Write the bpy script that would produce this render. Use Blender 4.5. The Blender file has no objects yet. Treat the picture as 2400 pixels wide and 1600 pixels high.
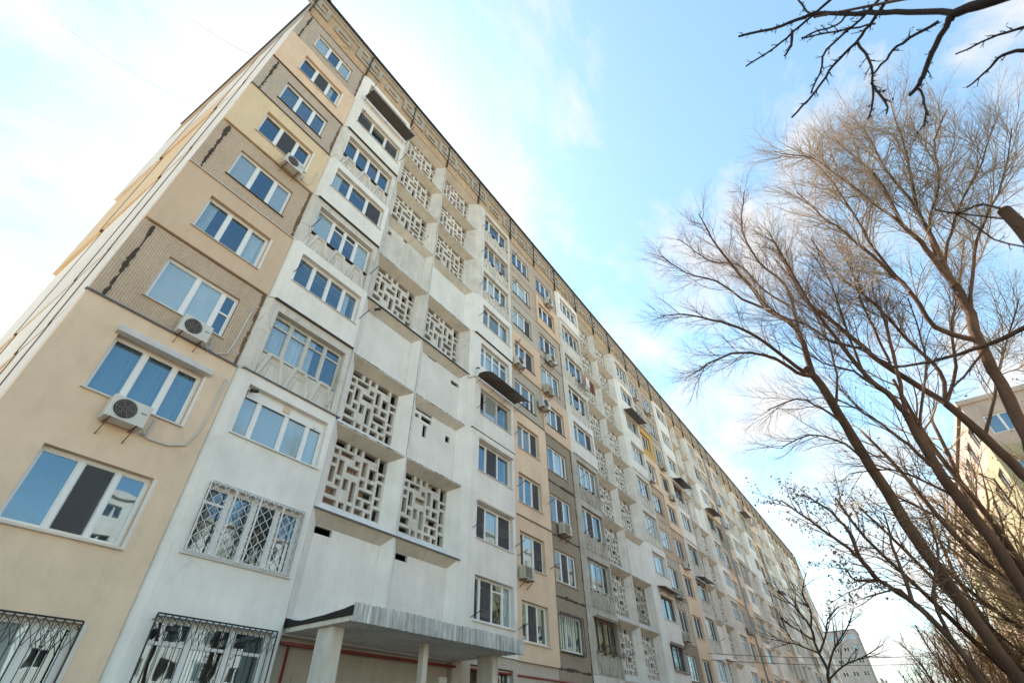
import bpy, bmesh, math, random
from mathutils import Vector, Matrix
R = math.radians
rng = random.Random(7)
scene = bpy.context.scene
COL = scene.collection

# ------------------------------------------------------------------ camera, sky, sun, exposure
cam = bpy.data.cameras.new('camera')
cam_ob = bpy.data.objects.new('camera', cam)
COL.objects.link(cam_ob)
cam.sensor_width = 36.0
cam.lens = 16.95
cam.clip_start = 0.05
cam.clip_end = 3000
_r = Vector((0.57226, -0.81994, -0.01483))
_u = Vector((-0.52186, -0.37805, 0.76468))
_f = Vector((0.63260, 0.42986, 0.64423))
cam_ob.matrix_world = Matrix(((_r.x, _u.x, -_f.x, 0.0), (_r.y, _u.y, -_f.y, -12.2), (_r.z, _u.z, -_f.z, 1.6), (0, 0, 0, 1)))
cam.dof.use_dof = True
cam.dof.focus_distance = 15.0
cam.dof.aperture_fstop = 2.0
scene.camera = cam_ob

SUN_EL, SUN_AZ = 56.0, 22.0          # azimuth from +Y towards +X
world = bpy.data.worlds.new('World')
scene.world = world
world.use_nodes = True
nt = world.node_tree
nt.nodes.clear()
def N(tree, kind, **kw):
    n = tree.nodes.new(kind)
    for k, v in kw.items():
        setattr(n, k, v)
    return n
out = N(nt, 'ShaderNodeOutputWorld')
bg = N(nt, 'ShaderNodeBackground')
bg.inputs[1].default_value = 0.15
sky = N(nt, 'ShaderNodeTexSky', sky_type='NISHITA', sun_disc=False)
sky.sun_elevation = R(SUN_EL)
sky.sun_rotation = R(SUN_AZ)
sky.altitude = 100
sky.air_density = 1.0
sky.dust_density = 0.3
sky.ozone_density = 1.0
# drifting cloud sheet: direction projected on a flat layer overhead
tc = N(nt, 'ShaderNodeTexCoord')
sep = N(nt, 'ShaderNodeSeparateXYZ')
nt.links.new(tc.outputs['Generated'], sep.inputs[0])
zz = N(nt, 'ShaderNodeMath', operation='MAXIMUM'); zz.inputs[1].default_value = 0.03
nt.links.new(sep.outputs[2], zz.inputs[0])
za = N(nt, 'ShaderNodeMath', operation='ADD'); za.inputs[1].default_value = 0.18
nt.links.new(zz.outputs[0], za.inputs[0])
dx = N(nt, 'ShaderNodeMath', operation='DIVIDE'); dy = N(nt, 'ShaderNodeMath', operation='DIVIDE')
nt.links.new(sep.outputs[0], dx.inputs[0]); nt.links.new(za.outputs[0], dx.inputs[1])
nt.links.new(sep.outputs[1], dy.inputs[0]); nt.links.new(za.outputs[0], dy.inputs[1])
cmb = N(nt, 'ShaderNodeCombineXYZ')
nt.links.new(dx.outputs[0], cmb.inputs[0]); nt.links.new(dy.outputs[0], cmb.inputs[1])
mp = N(nt, 'ShaderNodeMapping')
mp.inputs['Location'].default_value = (1.7, 8.1, 3.3)
mp.inputs['Rotation'].default_value = (0, 0, R(28))
mp.inputs['Scale'].default_value = (1.0, 1.5, 1.0)
nt.links.new(cmb.outputs[0], mp.inputs[0])
n1 = N(nt, 'ShaderNodeTexNoise'); n1.inputs['Scale'].default_value = 3.0; n1.inputs['Detail'].default_value = 9; n1.inputs['Roughness'].default_value = 0.62; n1.inputs['Distortion'].default_value = 0.25
nt.links.new(mp.outputs[0], n1.inputs['Vector'])
# cover thickens towards the sun's side of the sky and towards the horizon, thins out to the south-east
cov = N(nt, 'ShaderNodeVectorMath', operation='DOT_PRODUCT')
cov.inputs[1].default_value = (0.04, 0.14, -0.20)
nt.links.new(tc.outputs['Generated'], cov.inputs[0])
ad = N(nt, 'ShaderNodeMath', operation='ADD')
nt.links.new(n1.outputs['Fac'], ad.inputs[0]); nt.links.new(cov.outputs['Value'], ad.inputs[1])
rmp = N(nt, 'ShaderNodeValToRGB')
rmp.color_ramp.elements[0].position = 0.36; rmp.color_ramp.elements[0].color = (0, 0, 0, 1)
rmp.color_ramp.elements[1].position = 0.57; rmp.color_ramp.elements[1].color = (1, 1, 1, 1)
nt.links.new(ad.outputs[0], rmp.inputs[0])
cm = N(nt, 'ShaderNodeMath', operation='MULTIPLY'); cm.inputs[1].default_value = 0.92
nt.links.new(rmp.outputs[0], cm.inputs[0])
mx = N(nt, 'ShaderNodeMix', data_type='RGBA')
nt.links.new(cm.outputs[0], mx.inputs['Factor'])
tint = N(nt, 'ShaderNodeMix', data_type='RGBA', blend_type='MULTIPLY'); tint.inputs['Factor'].default_value = 1.0
tint.inputs['B'].default_value = (0.78, 0.98, 0.87, 1)
nt.links.new(sky.outputs[0], tint.inputs['A'])
nt.links.new(tint.outputs['Result'], mx.inputs['A'])
mx.inputs['B'].default_value = (2.3, 2.46, 2.52, 1)
nt.links.new(mx.outputs['Result'], bg.inputs[0])
nt.links.new(bg.outputs[0], out.inputs[0])

sun = bpy.data.lights.new('sun', 'SUN')
sun.energy = 5.0
sun.angle = R(0.5)
sun.color = (1.0, 0.94, 0.85)
sun_ob = bpy.data.objects.new('sun', sun)
COL.objects.link(sun_ob)
sd = Vector((math.sin(R(SUN_AZ)) * math.cos(R(SUN_EL)), math.cos(R(SUN_AZ)) * math.cos(R(SUN_EL)), math.sin(R(SUN_EL))))
sun_ob.rotation_euler = sd.to_track_quat('Z', 'Y').to_euler()
sun_ob.location = sd * 200

vs = scene.view_settings
vs.view_transform = 'Standard'
vs.look = 'None'
vs.exposure = 1.52
vs.gamma = 1.0
vs.use_curve_mapping = False
vs.use_white_balance = True
vs.white_balance_temperature = 7200
vs.white_balance_tint = 17
scene.cycles.max_bounces = 8
scene.cycles.transparent_max_bounces = 16
scene.cycles.caustics_reflective = False
scene.cycles.caustics_refractive = False

# ------------------------------------------------------------------ materials
def mat(name, col, rough=0.85, var=0.10, streak=0.0, bump=0.12, bscale=45.0, tile=0.0, spec=0.25, metal=0.0, rnd=0.06, sfreq=5.0, crack=0.0, stain=None, stain_amt=0.0):
    m = bpy.data.materials.new(name)
    m.use_nodes = True
    t = m.node_tree
    b = t.nodes['Principled BSDF']
    b.inputs['Roughness'].default_value = rough
    b.inputs['Specular IOR Level'].default_value = spec
    b.inputs['Metallic'].default_value = metal
    g = N(t, 'ShaderNodeNewGeometry')
    base = N(t, 'ShaderNodeRGB'); base.outputs[0].default_value = (*col, 1)
    cur = base.outputs[0]
    L = t.links.new
    hgt = None
    if tile:
        sp = N(t, 'ShaderNodeSeparateXYZ'); L(g.outputs['Position'], sp.inputs[0])
        cb = N(t, 'ShaderNodeCombineXYZ'); L(sp.outputs[0], cb.inputs[0]); L(sp.outputs[2], cb.inputs[1])
        bt = N(t, 'ShaderNodeTexBrick', offset=0.0, squash=1.0)
        bt.inputs['Scale'].default_value = 1.0
        bt.inputs['Brick Width'].default_value = tile
        bt.inputs['Row Height'].default_value = tile
        bt.inputs['Mortar Size'].default_value = tile * 0.09
        bt.inputs['Mortar Smooth'].default_value = 0.3
        bt.inputs['Color1'].default_value = (col[0] * 1.06, col[1] * 1.06, col[2] * 1.06, 1)
        bt.inputs['Color2'].default_value = (col[0] * 0.93, col[1] * 0.92, col[2] * 0.9, 1)
        bt.inputs['Mortar'].default_value = (col[0] * 0.5, col[1] * 0.45, col[2] * 0.4, 1)
        L(cb.outputs[0], bt.inputs['Vector'])
        cur = bt.outputs['Color']; hgt = bt.outputs['Fac']
    def mul(fac_socket, lo, hi):
        nonlocal cur
        mr = N(t, 'ShaderNodeMapRange')
        mr.inputs['From Min'].default_value = 0.3; mr.inputs['From Max'].default_value = 0.7
        mr.inputs['To Min'].default_value = lo; mr.inputs['To Max'].default_value = hi
        L(fac_socket, mr.inputs['Value'])
        vm = N(t, 'ShaderNodeVectorMath', operation='SCALE')
        L(cur, vm.inputs[0]); L(mr.outputs[0], vm.inputs['Scale'])
        cur = vm.outputs[0]
    n = N(t, 'ShaderNodeTexNoise'); n.inputs['Scale'].default_value = 0.9; n.inputs['Detail'].default_value = 7; n.inputs['Roughness'].default_value = 0.62
    L(g.outputs['Position'], n.inputs['Vector'])
    mul(n.outputs['Fac'], 1 - var, 1 + var * 0.5)
    if streak:
        ma = N(t, 'ShaderNodeMapping'); ma.inputs['Scale'].default_value = (sfreq, sfreq, sfreq * 0.07)
        L(g.outputs['Position'], ma.inputs[0])
        n2 = N(t, 'ShaderNodeTexNoise'); n2.inputs['Scale'].default_value = 1.3; n2.inputs['Detail'].default_value = 6; n2.inputs['Roughness'].default_value = 0.65
        L(ma.outputs[0], n2.inputs['Vector'])
        mul(n2.outputs['Fac'], 1 - streak, 1.03)
    if stain:
        n3 = N(t, 'ShaderNodeTexNoise'); n3.inputs['Scale'].default_value = 2.3; n3.inputs['Detail'].default_value = 10; n3.inputs['Roughness'].default_value = 0.7
        ma3 = N(t, 'ShaderNodeMapping'); ma3.inputs['Scale'].default_value = (1.0, 1.0, 0.5); ma3.inputs['Location'].default_value = (5, 3, 9)
        L(g.outputs['Position'], ma3.inputs[0]); L(ma3.outputs[0], n3.inputs['Vector'])
        rr = N(t, 'ShaderNodeMapRange'); rr.inputs['From Min'].default_value = 0.52; rr.inputs['From Max'].default_value = 0.75
        rr.inputs['To Max'].default_value = stain_amt
        L(n3.outputs['Fac'], rr.inputs['Value'])
        mm = N(t, 'ShaderNodeMix', data_type='RGBA'); L(rr.outputs[0], mm.inputs['Factor']); L(cur, mm.inputs['A']); mm.inputs['B'].default_value = (*stain, 1)
        cur = mm.outputs['Result']
    if crack:
        nz = N(t, 'ShaderNodeTexNoise'); nz.inputs['Scale'].default_value = 1.7; nz.inputs['Detail'].default_value = 6
        L(g.outputs['Position'], nz.inputs['Vector'])
        wv = N(t, 'ShaderNodeVectorMath', operation='MULTIPLY_ADD'); wv.inputs[1].default_value = (0.7, 0.7, 0.7)
        L(nz.outputs['Color'], wv.inputs[0]); L(g.outputs['Position'], wv.inputs[2])
        vo = N(t, 'ShaderNodeTexVoronoi', feature='DISTANCE_TO_EDGE'); vo.inputs['Scale'].default_value = 0.42
        L(wv.outputs[0], vo.inputs['Vector'])
        lt = N(t, 'ShaderNodeMath', operation='LESS_THAN'); lt.inputs[1].default_value = 0.0045
        L(vo.outputs['Distance'], lt.inputs[0])
        nm_ = N(t, 'ShaderNodeTexNoise'); nm_.inputs['Scale'].default_value = 0.55; nm_.inputs['Detail'].default_value = 3
        L(g.outputs['Position'], nm_.inputs['Vector'])
        gt = N(t, 'ShaderNodeMath', operation='GREATER_THAN'); gt.inputs[1].default_value = 0.53
        L(nm_.outputs['Fac'], gt.inputs[0])
        m1 = N(t, 'ShaderNodeMath', operation='MULTIPLY'); L(lt.outputs[0], m1.inputs[0]); L(gt.outputs[0], m1.inputs[1])
        m2 = N(t, 'ShaderNodeMath', operation='MULTIPLY'); L(m1.outputs[0], m2.inputs[0]); m2.inputs[1].default_value = crack
        mc = N(t, 'ShaderNodeMix', data_type='RGBA'); L(m2.outputs[0], mc.inputs['Factor']); L(cur, mc.inputs['A']); mc.inputs['B'].default_value = (col[0] * 0.3, col[1] * 0.27, col[2] * 0.24, 1)
        cur = mc.outputs['Result']
    if rnd:
        oi = N(t, 'ShaderNodeObjectInfo')
        mr = N(t, 'ShaderNodeMapRange'); mr.inputs['To Min'].default_value = 1 - rnd; mr.inputs['To Max'].default_value = 1 + rnd * 0.5
        L(oi.outputs['Random'], mr.inputs['Value'])
        vm = N(t, 'ShaderNodeVectorMath', operation='SCALE'); L(cur, vm.inputs[0]); L(mr.outputs[0], vm.inputs['Scale'])
        cur = vm.outputs[0]
    L(cur, b.inputs['Base Color'])
    if bump:
        nb = N(t, 'ShaderNodeTexNoise'); nb.inputs['Scale'].default_value = bscale; nb.inputs['Detail'].default_value = 5
        L(g.outputs['Position'], nb.inputs['Vector'])
        bp = N(t, 'ShaderNodeBump'); bp.inputs['Strength'].default_value = bump; bp.inputs['Distance'].default_value = 0.02
        L(nb.outputs['Fac'], bp.inputs['Height'])
        last = bp
        if hgt is not None:
            b2 = N(t, 'ShaderNodeBump', invert=True); b2.inputs['Strength'].default_value = 0.4; b2.inputs['Distance'].default_value = 0.006
            L(hgt, b2.inputs['Height']); L(bp.outputs[0], b2.inputs['Normal']); last = b2
        L(last.outputs[0], b.inputs['Normal'])
    return m

M = {}
M['white'] = mat('white_plaster', (0.774, 0.744, 0.698), crack=0.10, var=0.12, streak=0.06, sfreq=2.2, stain=(0.52, 0.47, 0.40), stain_amt=0.28)
M['oldwhite'] = mat('old_white_concrete', (0.676, 0.631, 0.567), crack=0.50, var=0.16, streak=0.16, bump=0.25, bscale=25, stain=(0.33, 0.28, 0.22), stain_amt=0.55)
M['conc'] = mat('bare_concrete', (0.501, 0.460, 0.399), var=0.2, streak=0.25, bump=0.3, bscale=25, stain=(0.2, 0.165, 0.125), stain_amt=0.6)
M['cream'] = mat('cream_render', (0.745, 0.562, 0.408), crack=0.06, var=0.10, streak=0.05, sfreq=2.2, stain=(0.50, 0.39, 0.29), stain_amt=0.5)
M['salmon'] = mat('salmon_render', (0.610, 0.444, 0.315), crack=0.12, var=0.07, streak=0.05)
M['yellow'] = mat('yellow_render', (0.72, 0.55, 0.36), crack=0.20, var=0.07, streak=0.06, stain=(0.45, 0.4, 0.25), stain_amt=0.3)
M['peach'] = mat('peach_render', (0.698, 0.503, 0.362), crack=0.30, var=0.08, streak=0.07, stain=(0.48, 0.38, 0.3), stain_amt=0.4)
M['orange'] = mat('orange_render', (0.60, 0.34, 0.10), var=0.06, streak=0.04)
M['tile'] = mat('beige_mosaic_tile', (0.600, 0.460, 0.347), tile=0.058, var=0.1, streak=0.08, bump=0.05)
M['gtile'] = mat('grey_mosaic_tile', (0.545, 0.455, 0.378), tile=0.058, var=0.1, streak=0.1, bump=0.05)
M['btile'] = mat('brown_mosaic_tile', (0.37, 0.305, 0.235), tile=0.058, var=0.12, streak=0.12, bump=0.05)
M['grey'] = mat('grey_beige_render', (0.480, 0.423, 0.352), var=0.1, streak=0.12)
M['ochre'] = mat('ochre_attic_render', (0.53, 0.365, 0.225), crack=0.80, var=0.2, streak=0.2, stain=(0.40, 0.33, 0.26), stain_amt=0.75)
M['attic'] = mat('attic_bare_relief', (0.42, 0.38, 0.325), var=0.22, streak=0.2, bump=0.3, stain=(0.2, 0.17, 0.14), stain_amt=0.5)
M['mastic'] = mat('dark_joint_mastic', (0.075, 0.058, 0.045), var=0.3, bump=0.4, rough=0.9)
M['rust_joint'] = mat('rusty_joint_mortar', (0.17, 0.11, 0.07), var=0.35, bump=0.4, rough=0.95)
M['flash'] = mat('blue_grey_metal_flashing', (0.09, 0.105, 0.13), rough=0.35, spec=0.5, bump=0.05)
M['coping'] = mat('dark_roof_metal', (0.10, 0.095, 0.095), rough=0.5, spec=0.5, bump=0.05)
M['pvc'] = mat('white_window_plastic', (0.76, 0.76, 0.75), rough=0.35, var=0.03, bump=0.0, spec=0.5)
M['wood'] = mat('old_painted_wood', (0.62, 0.60, 0.55), rough=0.7, var=0.2, streak=0.15, stain=(0.35, 0.28, 0.2), stain_amt=0.4)
M['bwood'] = mat('brown_window_frame', (0.16, 0.09, 0.05), rough=0.6, var=0.2)
M['sill'] = mat('white_tin_sill', (0.62, 0.62, 0.61), rough=0.5, var=0.12, streak=0.1)
M['dsill'] = mat('dark_tin_sill', (0.09, 0.08, 0.075), rough=0.5, var=0.2)
M['room'] = mat('room_interior', (0.23, 0.20, 0.17), var=0.3, bump=0.0)
M['curt'] = mat('pale_curtain', (0.76, 0.78, 0.77), rough=0.9, var=0.08, bump=0.0, rnd=0.2)
M['curt2'] = mat('teal_blind', (0.10, 0.20, 0.26), rough=0.7, var=0.06, bump=0.0)
M['curt3'] = mat('maroon_curtain', (0.16, 0.05, 0.045), rough=0.9, var=0.2, bump=0.0)
M['acw'] = mat('air_conditioner_enamel', (0.62, 0.60, 0.56), rough=0.45, var=0.12, streak=0.1, spec=0.4)
M['acd'] = mat('dark_fan_cavity', (0.05, 0.043, 0.038), rough=0.6, var=0.2)
M['acg'] = mat('fan_guard_wire', (0.30, 0.28, 0.26), rough=0.5)
M['rust'] = mat('rusted_bracket', (0.16, 0.085, 0.05), rough=0.8, var=0.4)
M['black'] = mat('black_iron', (0.022, 0.021, 0.022), rough=0.5, spec=0.5, bump=0.05)
M['whiteiron'] = mat('white_painted_iron', (0.68, 0.67, 0.65), rough=0.5, var=0.1)
M['awn'] = mat('brown_polycarbonate', (0.075, 0.056, 0.046), rough=0.35, spec=0.5, var=0.2)
M['awng'] = mat('grey_corrugated_sheet', (0.20, 0.195, 0.19), rough=0.5, var=0.25, streak=0.2)
M['red'] = mat('red_gas_pipe_paint', (0.22, 0.02, 0.018), rough=0.4, spec=0.5, var=0.2)
M['bluep'] = mat('blue_drainpipe_paint', (0.25, 0.40, 0.52), rough=0.5, var=0.15)
M['hose'] = mat('white_hose_wrap', (0.6, 0.58, 0.54), rough=0.7, var=0.2)
M['bark'] = mat('brown_bark', (0.15, 0.083, 0.052), rough=0.95, var=0.5, streak=0.5, bump=1.0, bscale=9, rnd=0.1)
M['suntwig'] = mat('sunlit_pale_twig', (0.36, 0.28, 0.20), rough=0.7, var=0.25, bump=0.0)  # sunlight painted into the colour: lighter copy of brown twig for sunlit crowns
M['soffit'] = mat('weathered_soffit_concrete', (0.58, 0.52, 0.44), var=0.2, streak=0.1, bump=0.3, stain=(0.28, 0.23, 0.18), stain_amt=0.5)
M['twig'] = mat('brown_twig', (0.16, 0.095, 0.062), rough=0.8, var=0.25, bump=0.0)
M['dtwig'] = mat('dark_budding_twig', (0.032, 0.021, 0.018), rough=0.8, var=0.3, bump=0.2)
M['btwig'] = mat('golden_brown_twig', (0.24, 0.155, 0.08), rough=0.85, var=0.3, bump=0.0, rnd=0.2)
M['leaf'] = mat('dry_seed_cluster', (0.21, 0.135, 0.08), rough=0.9, var=0.4, bump=0.0)
M['gleaf'] = mat('golden_dry_leaf', (0.40, 0.27, 0.125), rough=0.9, var=0.35, bump=0.0, rnd=0.2)
M['fascia'] = mat('streaked_fascia_concrete', (0.74, 0.72, 0.69), var=0.2, streak=0.7, sfreq=11.0, bump=0.4, bscale=30, stain=(0.10, 0.085, 0.07), stain_amt=0.75)
M['brickw'] = mat('reddish_brick_infill', (0.36, 0.22, 0.15), var=0.3, tile=0.14, bump=0.3)
M['acb'] = mat('yellowed_air_conditioner_enamel', (0.55, 0.49, 0.40), rough=0.5, var=0.2, streak=0.25, spec=0.4)
M['tar'] = mat('black_roofing_felt', (0.03, 0.028, 0.028), rough=0.8, var=0.3, bump=0.4)
M['asphalt'] = mat('asphalt', (0.055, 0.054, 0.053), var=0.3, bump=0.4)
M['earth'] = mat('dry_earth', (0.33, 0.275, 0.20), var=0.35, bump=0.6, bscale=6)
M['slab'] = mat('paving_slab', (0.28, 0.27, 0.25), var=0.2, bump=0.3)
M['farw'] = mat('opposite_block_paint', (0.72, 0.70, 0.66), var=0.08, streak=0.08)
M['fgrey'] = mat('far_grey_block', (0.42, 0.42, 0.425), var=0.2, streak=0.2)  # base grey lightened to stand in for distance haze
M['fpeach'] = mat('peach_house_wall', (0.72, 0.60, 0.49), var=0.12, streak=0.1)
M['fgreen'] = mat('olive_green_wall_band', (0.40, 0.38, 0.25), var=0.12, streak=0.1)
M['froof'] = mat('brown_upper_wall', (0.52, 0.43, 0.36), rough=0.7, var=0.2)
M['cloth'] = mat('laundry_cloth', (0.40, 0.22, 0.22), rough=0.9, var=0.4)

def glass_mat():
    m = bpy.data.materials.new('window_glass')
    m.use_nodes = True
    t = m.node_tree
    t.nodes.clear()
    o = N(t, 'ShaderNodeOutputMaterial')
    mix = N(t, 'ShaderNodeMixShader')
    fr = N(t, 'ShaderNodeFresnel'); fr.inputs[0].default_value = 3.0
    tr = N(t, 'ShaderNodeBsdfTransparent'); tr.inputs[0].default_value = (0.86, 0.90, 0.90, 1)
    gl = N(t, 'ShaderNodeBsdfGlossy'); gl.inputs['Roughness'].default_value = 0.015; gl.inputs['Color'].default_value = (0.60, 0.86, 1.0, 1)
    nb = N(t, 'ShaderNodeTexNoise'); nb.inputs['Scale'].default_value = 1.6; nb.inputs['Detail'].default_value = 1
    g = N(t, 'ShaderNodeNewGeometry')
    t.links.new(g.outputs['Position'], nb.inputs['Vector'])
    bp = N(t, 'ShaderNodeBump'); bp.inputs['Strength'].default_value = 0.05; bp.inputs['Distance'].default_value = 0.05
    t.links.new(nb.outputs['Fac'], bp.inputs['Height'])
    t.links.new(bp.outputs[0], gl.inputs['Normal'])
    inv = N(t, 'ShaderNodeMath', operation='SUBTRACT'); inv.inputs[0].default_value = 1.0; t.links.new(g.outputs['Backfacing'], inv.inputs[1])
    fm = N(t, 'ShaderNodeMath', operation='MULTIPLY'); t.links.new(fr.outputs[0], fm.inputs[0]); t.links.new(inv.outputs[0], fm.inputs[1])
    t.links.new(fm.outputs[0], mix.inputs[0]); t.links.new(tr.outputs[0], mix.inputs[1]); t.links.new(gl.outputs[0], mix.inputs[2])
    t.links.new(mix.outputs[0], o.inputs[0])
    return m
M['glass'] = glass_mat()
def screen_mat():
    m = bpy.data.materials.new('insect_screen')
    m.use_nodes = True
    t = m.node_tree
    b = t.nodes['Principled BSDF']
    b.inputs['Base Color'].default_value = (0.07, 0.07, 0.075, 1); b.inputs['Roughness'].default_value = 0.7
    tr = N(t, 'ShaderNodeBsdfTransparent')
    mix = N(t, 'ShaderNodeMixShader'); mix.inputs[0].default_value = 0.62
    t.links.new(tr.outputs[0], mix.inputs[1]); t.links.new(b.outputs[0], mix.inputs[2])
    t.links.new(mix.outputs[0], t.nodes['Material Output'].inputs[0])
    return m
M['screen'] = screen_mat()

# ------------------------------------------------------------------ helpers
class MB:
    def __init__(s):
        s.v = []; s.f = []
    def quad(s, a, b, c, d):
        i = len(s.v); s.v += [a, b, c, d]; s.f.append((i, i + 1, i + 2, i + 3))
    def box(s, x0, x1, y0, y1, z0, z1):
        i = len(s.v)
        s.v += [(x0, y0, z0), (x1, y0, z0), (x1, y1, z0), (x0, y1, z0), (x0, y0, z1), (x1, y0, z1), (x1, y1, z1), (x0, y1, z1)]
        s.f += [(i, i + 3, i + 2, i + 1), (i + 4, i + 5, i + 6, i + 7), (i, i + 1, i + 5, i + 4), (i + 1, i + 2, i + 6, i + 5), (i + 2, i + 3, i + 7, i + 6), (i + 3, i, i + 4, i + 7)]
        return s
    def prism(s, poly, axis, a, b):
        """poly: 2D outline extruded between a and b along axis ('x','y' or 'z')"""
        def P(p, t):
            return {'x': (t, p[0], p[1]), 'y': (p[0], t, p[1]), 'z': (p[0], p[1], t)}[axis]
        n = len(poly); i = len(s.v)
        s.v += [P(p, a) for p in poly] + [P(p, b) for p in poly]
        s.f.append(tuple(range(i, i + n))); s.f.append(tuple(reversed(range(i + n, i + 2 * n))))
        for k in range(n):
            k2 = (k + 1) % n
            s.f.append((i + k, i + n + k, i + n + k2, i + k2))
        return s
    def tube(s, pts, rad, k=6, cap=True):
        n = len(pts)
        if not isinstance(rad, (list, tuple)):
            rad = [rad] * n
        i0 = len(s.v)
        ref = None
        for j in range(n):
            p = Vector(pts[j])
            d = (Vector(pts[min(j + 1, n - 1)]) - Vector(pts[max(j - 1, 0)]))
            if d.length < 1e-9:
                d = Vector((0, 0, 1))
            d.normalize()
            if ref is None:
                ref = Vector((0, 0, 1)) if abs(d.z) < 0.9 else Vector((1, 0, 0))
            a = d.cross(ref)
            if a.length < 1e-6:
                a = d.cross(Vector((0.3, 1, 0.2)))
            a.normalize(); b = d.cross(a)
            for q in range(k):
                t = 2 * math.pi * q / k
                w = p + (a * math.cos(t) + b * math.sin(t)) * rad[j]
                s.v.append((w.x, w.y, w.z))
        for j in range(n - 1):
            for q in range(k):
                q2 = (q + 1) % k
                s.f.append((i0 + j * k + q, i0 + j * k + q2, i0 + (j + 1) * k + q2, i0 + (j + 1) * k + q))
        if cap:
            s.f.append(tuple(i0 + q for q in range(k))); s.f.append(tuple(i0 + (n - 1) * k + q for q in reversed(range(k))))
        return s
    def mesh(s, name, m, smooth=False):
        me = bpy.data.meshes.new(name)
        me.from_pydata(s.v, [], s.f)
        ms = m if isinstance(m, (list, tuple)) else [m]
        for q in ms:
            me.materials.append(M[q] if isinstance(q, str) else q)
        if smooth:
            me.polygons.foreach_set('use_smooth', [True] * len(me.polygons))
        bm = bmesh.new(); bm.from_mesh(me)
        bmesh.ops.recalc_face_normals(bm, faces=bm.faces)
        bm.to_mesh(me); bm.free()
        return me
    def build(s, name, m, parent=None, loc=(0, 0, 0), smooth=False):
        return place(name, s.mesh(name, m, smooth), parent, loc)

def place(name, me, parent=None, loc=(0, 0, 0), rz=0.0):
    o = bpy.data.objects.new(name, me)
    COL.objects.link(o)
    o.location = loc
    if rz:
        o.rotation_euler = (0, 0, rz)
    if parent is not None:
        o.parent = parent
    return o
def tag(o, label=None, cat=None, group=None, kind=None):
    if label: o['label'] = label
    if cat: o['category'] = cat
    if group: o['group'] = group
    if kind: o['kind'] = kind
    return o
def thing(name, label, cat, loc=(0, 0, 0), rz=0.0, group=None):
    o = bpy.data.objects.new(name, None)
    COL.objects.link(o)
    o.empty_display_size = 0.3
    o.location = loc; o.rotation_euler = (0, 0, rz)
    return tag(o, label, cat, group)
CACHE = {}
def cached(key, fn):
    if key not in CACHE:
        CACHE[key] = fn()
    return CACHE[key]
# ------------------------------------------------------------------ facade pieces
F0, FH = 1.32, 2.79
def J(n):
    return F0 + FH * (n - 1)
XA, XM, ML = 0.79, 4.40, 19.6       # end bay start, first module start, module length

def ring_mesh(w, h, hx0, hx1, hz0, hz1, yf, yb, cl=0.0, cr=0.0, m='white'):
    """wall panel w x h with a window opening; cl/cr: splayed sides that run back to y=0"""
    def make():
        b = MB()
        g = 0.0 if m in ('cream', 'white') else 0.006
        fo = [(cl if cl else g, g), (w - (cr if cr else g), g), (w - (cr if cr else g), h - g), (cl if cl else g, h - g)]
        mo = [(g, g), (w - g, g), (w - g, h - g), (g, h - g)]
        ho = [(hx0, hz0), (hx1, hz0), (hx1, hz1), (hx0, hz1)]
        def ringf(a, ya, c, yc):
            for k in range(4):
                k2 = (k + 1) % 4
                b.quad((a[k][0], ya, a[k][1]), (a[k2][0], ya, a[k2][1]), (c[k2][0], yc, c[k2][1]), (c[k][0], yc, c[k][1]))
        ringf(fo, yf, ho, yf)
        ym = 0.0 if (cl or cr) else yb
        if cl or cr:
            ringf(mo, 0.0, fo, yf)
            ringf(mo, yb, mo, 0.0)
        else:
            ringf(mo, yb, fo, yf)
        ringf(ho, yf, ho, yb)
        ringf(mo, yb, ho, yb)
        return b.mesh('wall_panel', m)
    return cached(('ring', round(w, 3), round(h, 3), round(hx0, 3), round(hx1, 3), round(hz0, 3), round(hz1, 3), yf, yb, cl, cr, m), make)

def ragged(b, p0, p1, wid, y0, y1, seed, amp=0.6, step=0.07, gap=0.0):
    """irregular smear of joint filler from p0 to p1 in the facade plane (x,z)"""
    r = random.Random(seed)
    d = Vector((p1[0] - p0[0], p1[1] - p0[1])); L = d.length; d.normalize(); nrm = Vector((-d.y, d.x))
    n = max(3, int(L / step))
    a = []; c = []
    wob = 0; fat = 0
    for i in range(n + 1):
        t = i / n
        q = Vector(p0) + d * (L * t)
        wob = wob * 0.85 + r.uniform(-1, 1) * wid * 0.10; fat = fat * 0.8 + r.uniform(-1, 1) * amp * 0.25
        wa = max(0.12 * wid, wid * (0.5 + fat + r.uniform(-amp, amp) * 0.16)); wc = max(0.12 * wid, wid * (0.5 + fat * 0.6 + r.uniform(-amp, amp) * 0.16))
        a.append(q + nrm * (wa + wob)); c.append(q - nrm * (wc - wob))
    for i in range(n):
        if gap and r.random() < gap:
            for v in (a[i + 1], c[i + 1]):
                v.x, v.y = v.lerp((a[i + 1] + c[i + 1]) / 2, 0.7)
        b.prism([(a[i].x, a[i].y), (a[i + 1].x, a[i + 1].y), (c[i + 1].x, c[i + 1].y), (c[i].x, c[i].y)], 'y', y0, y1)

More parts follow.
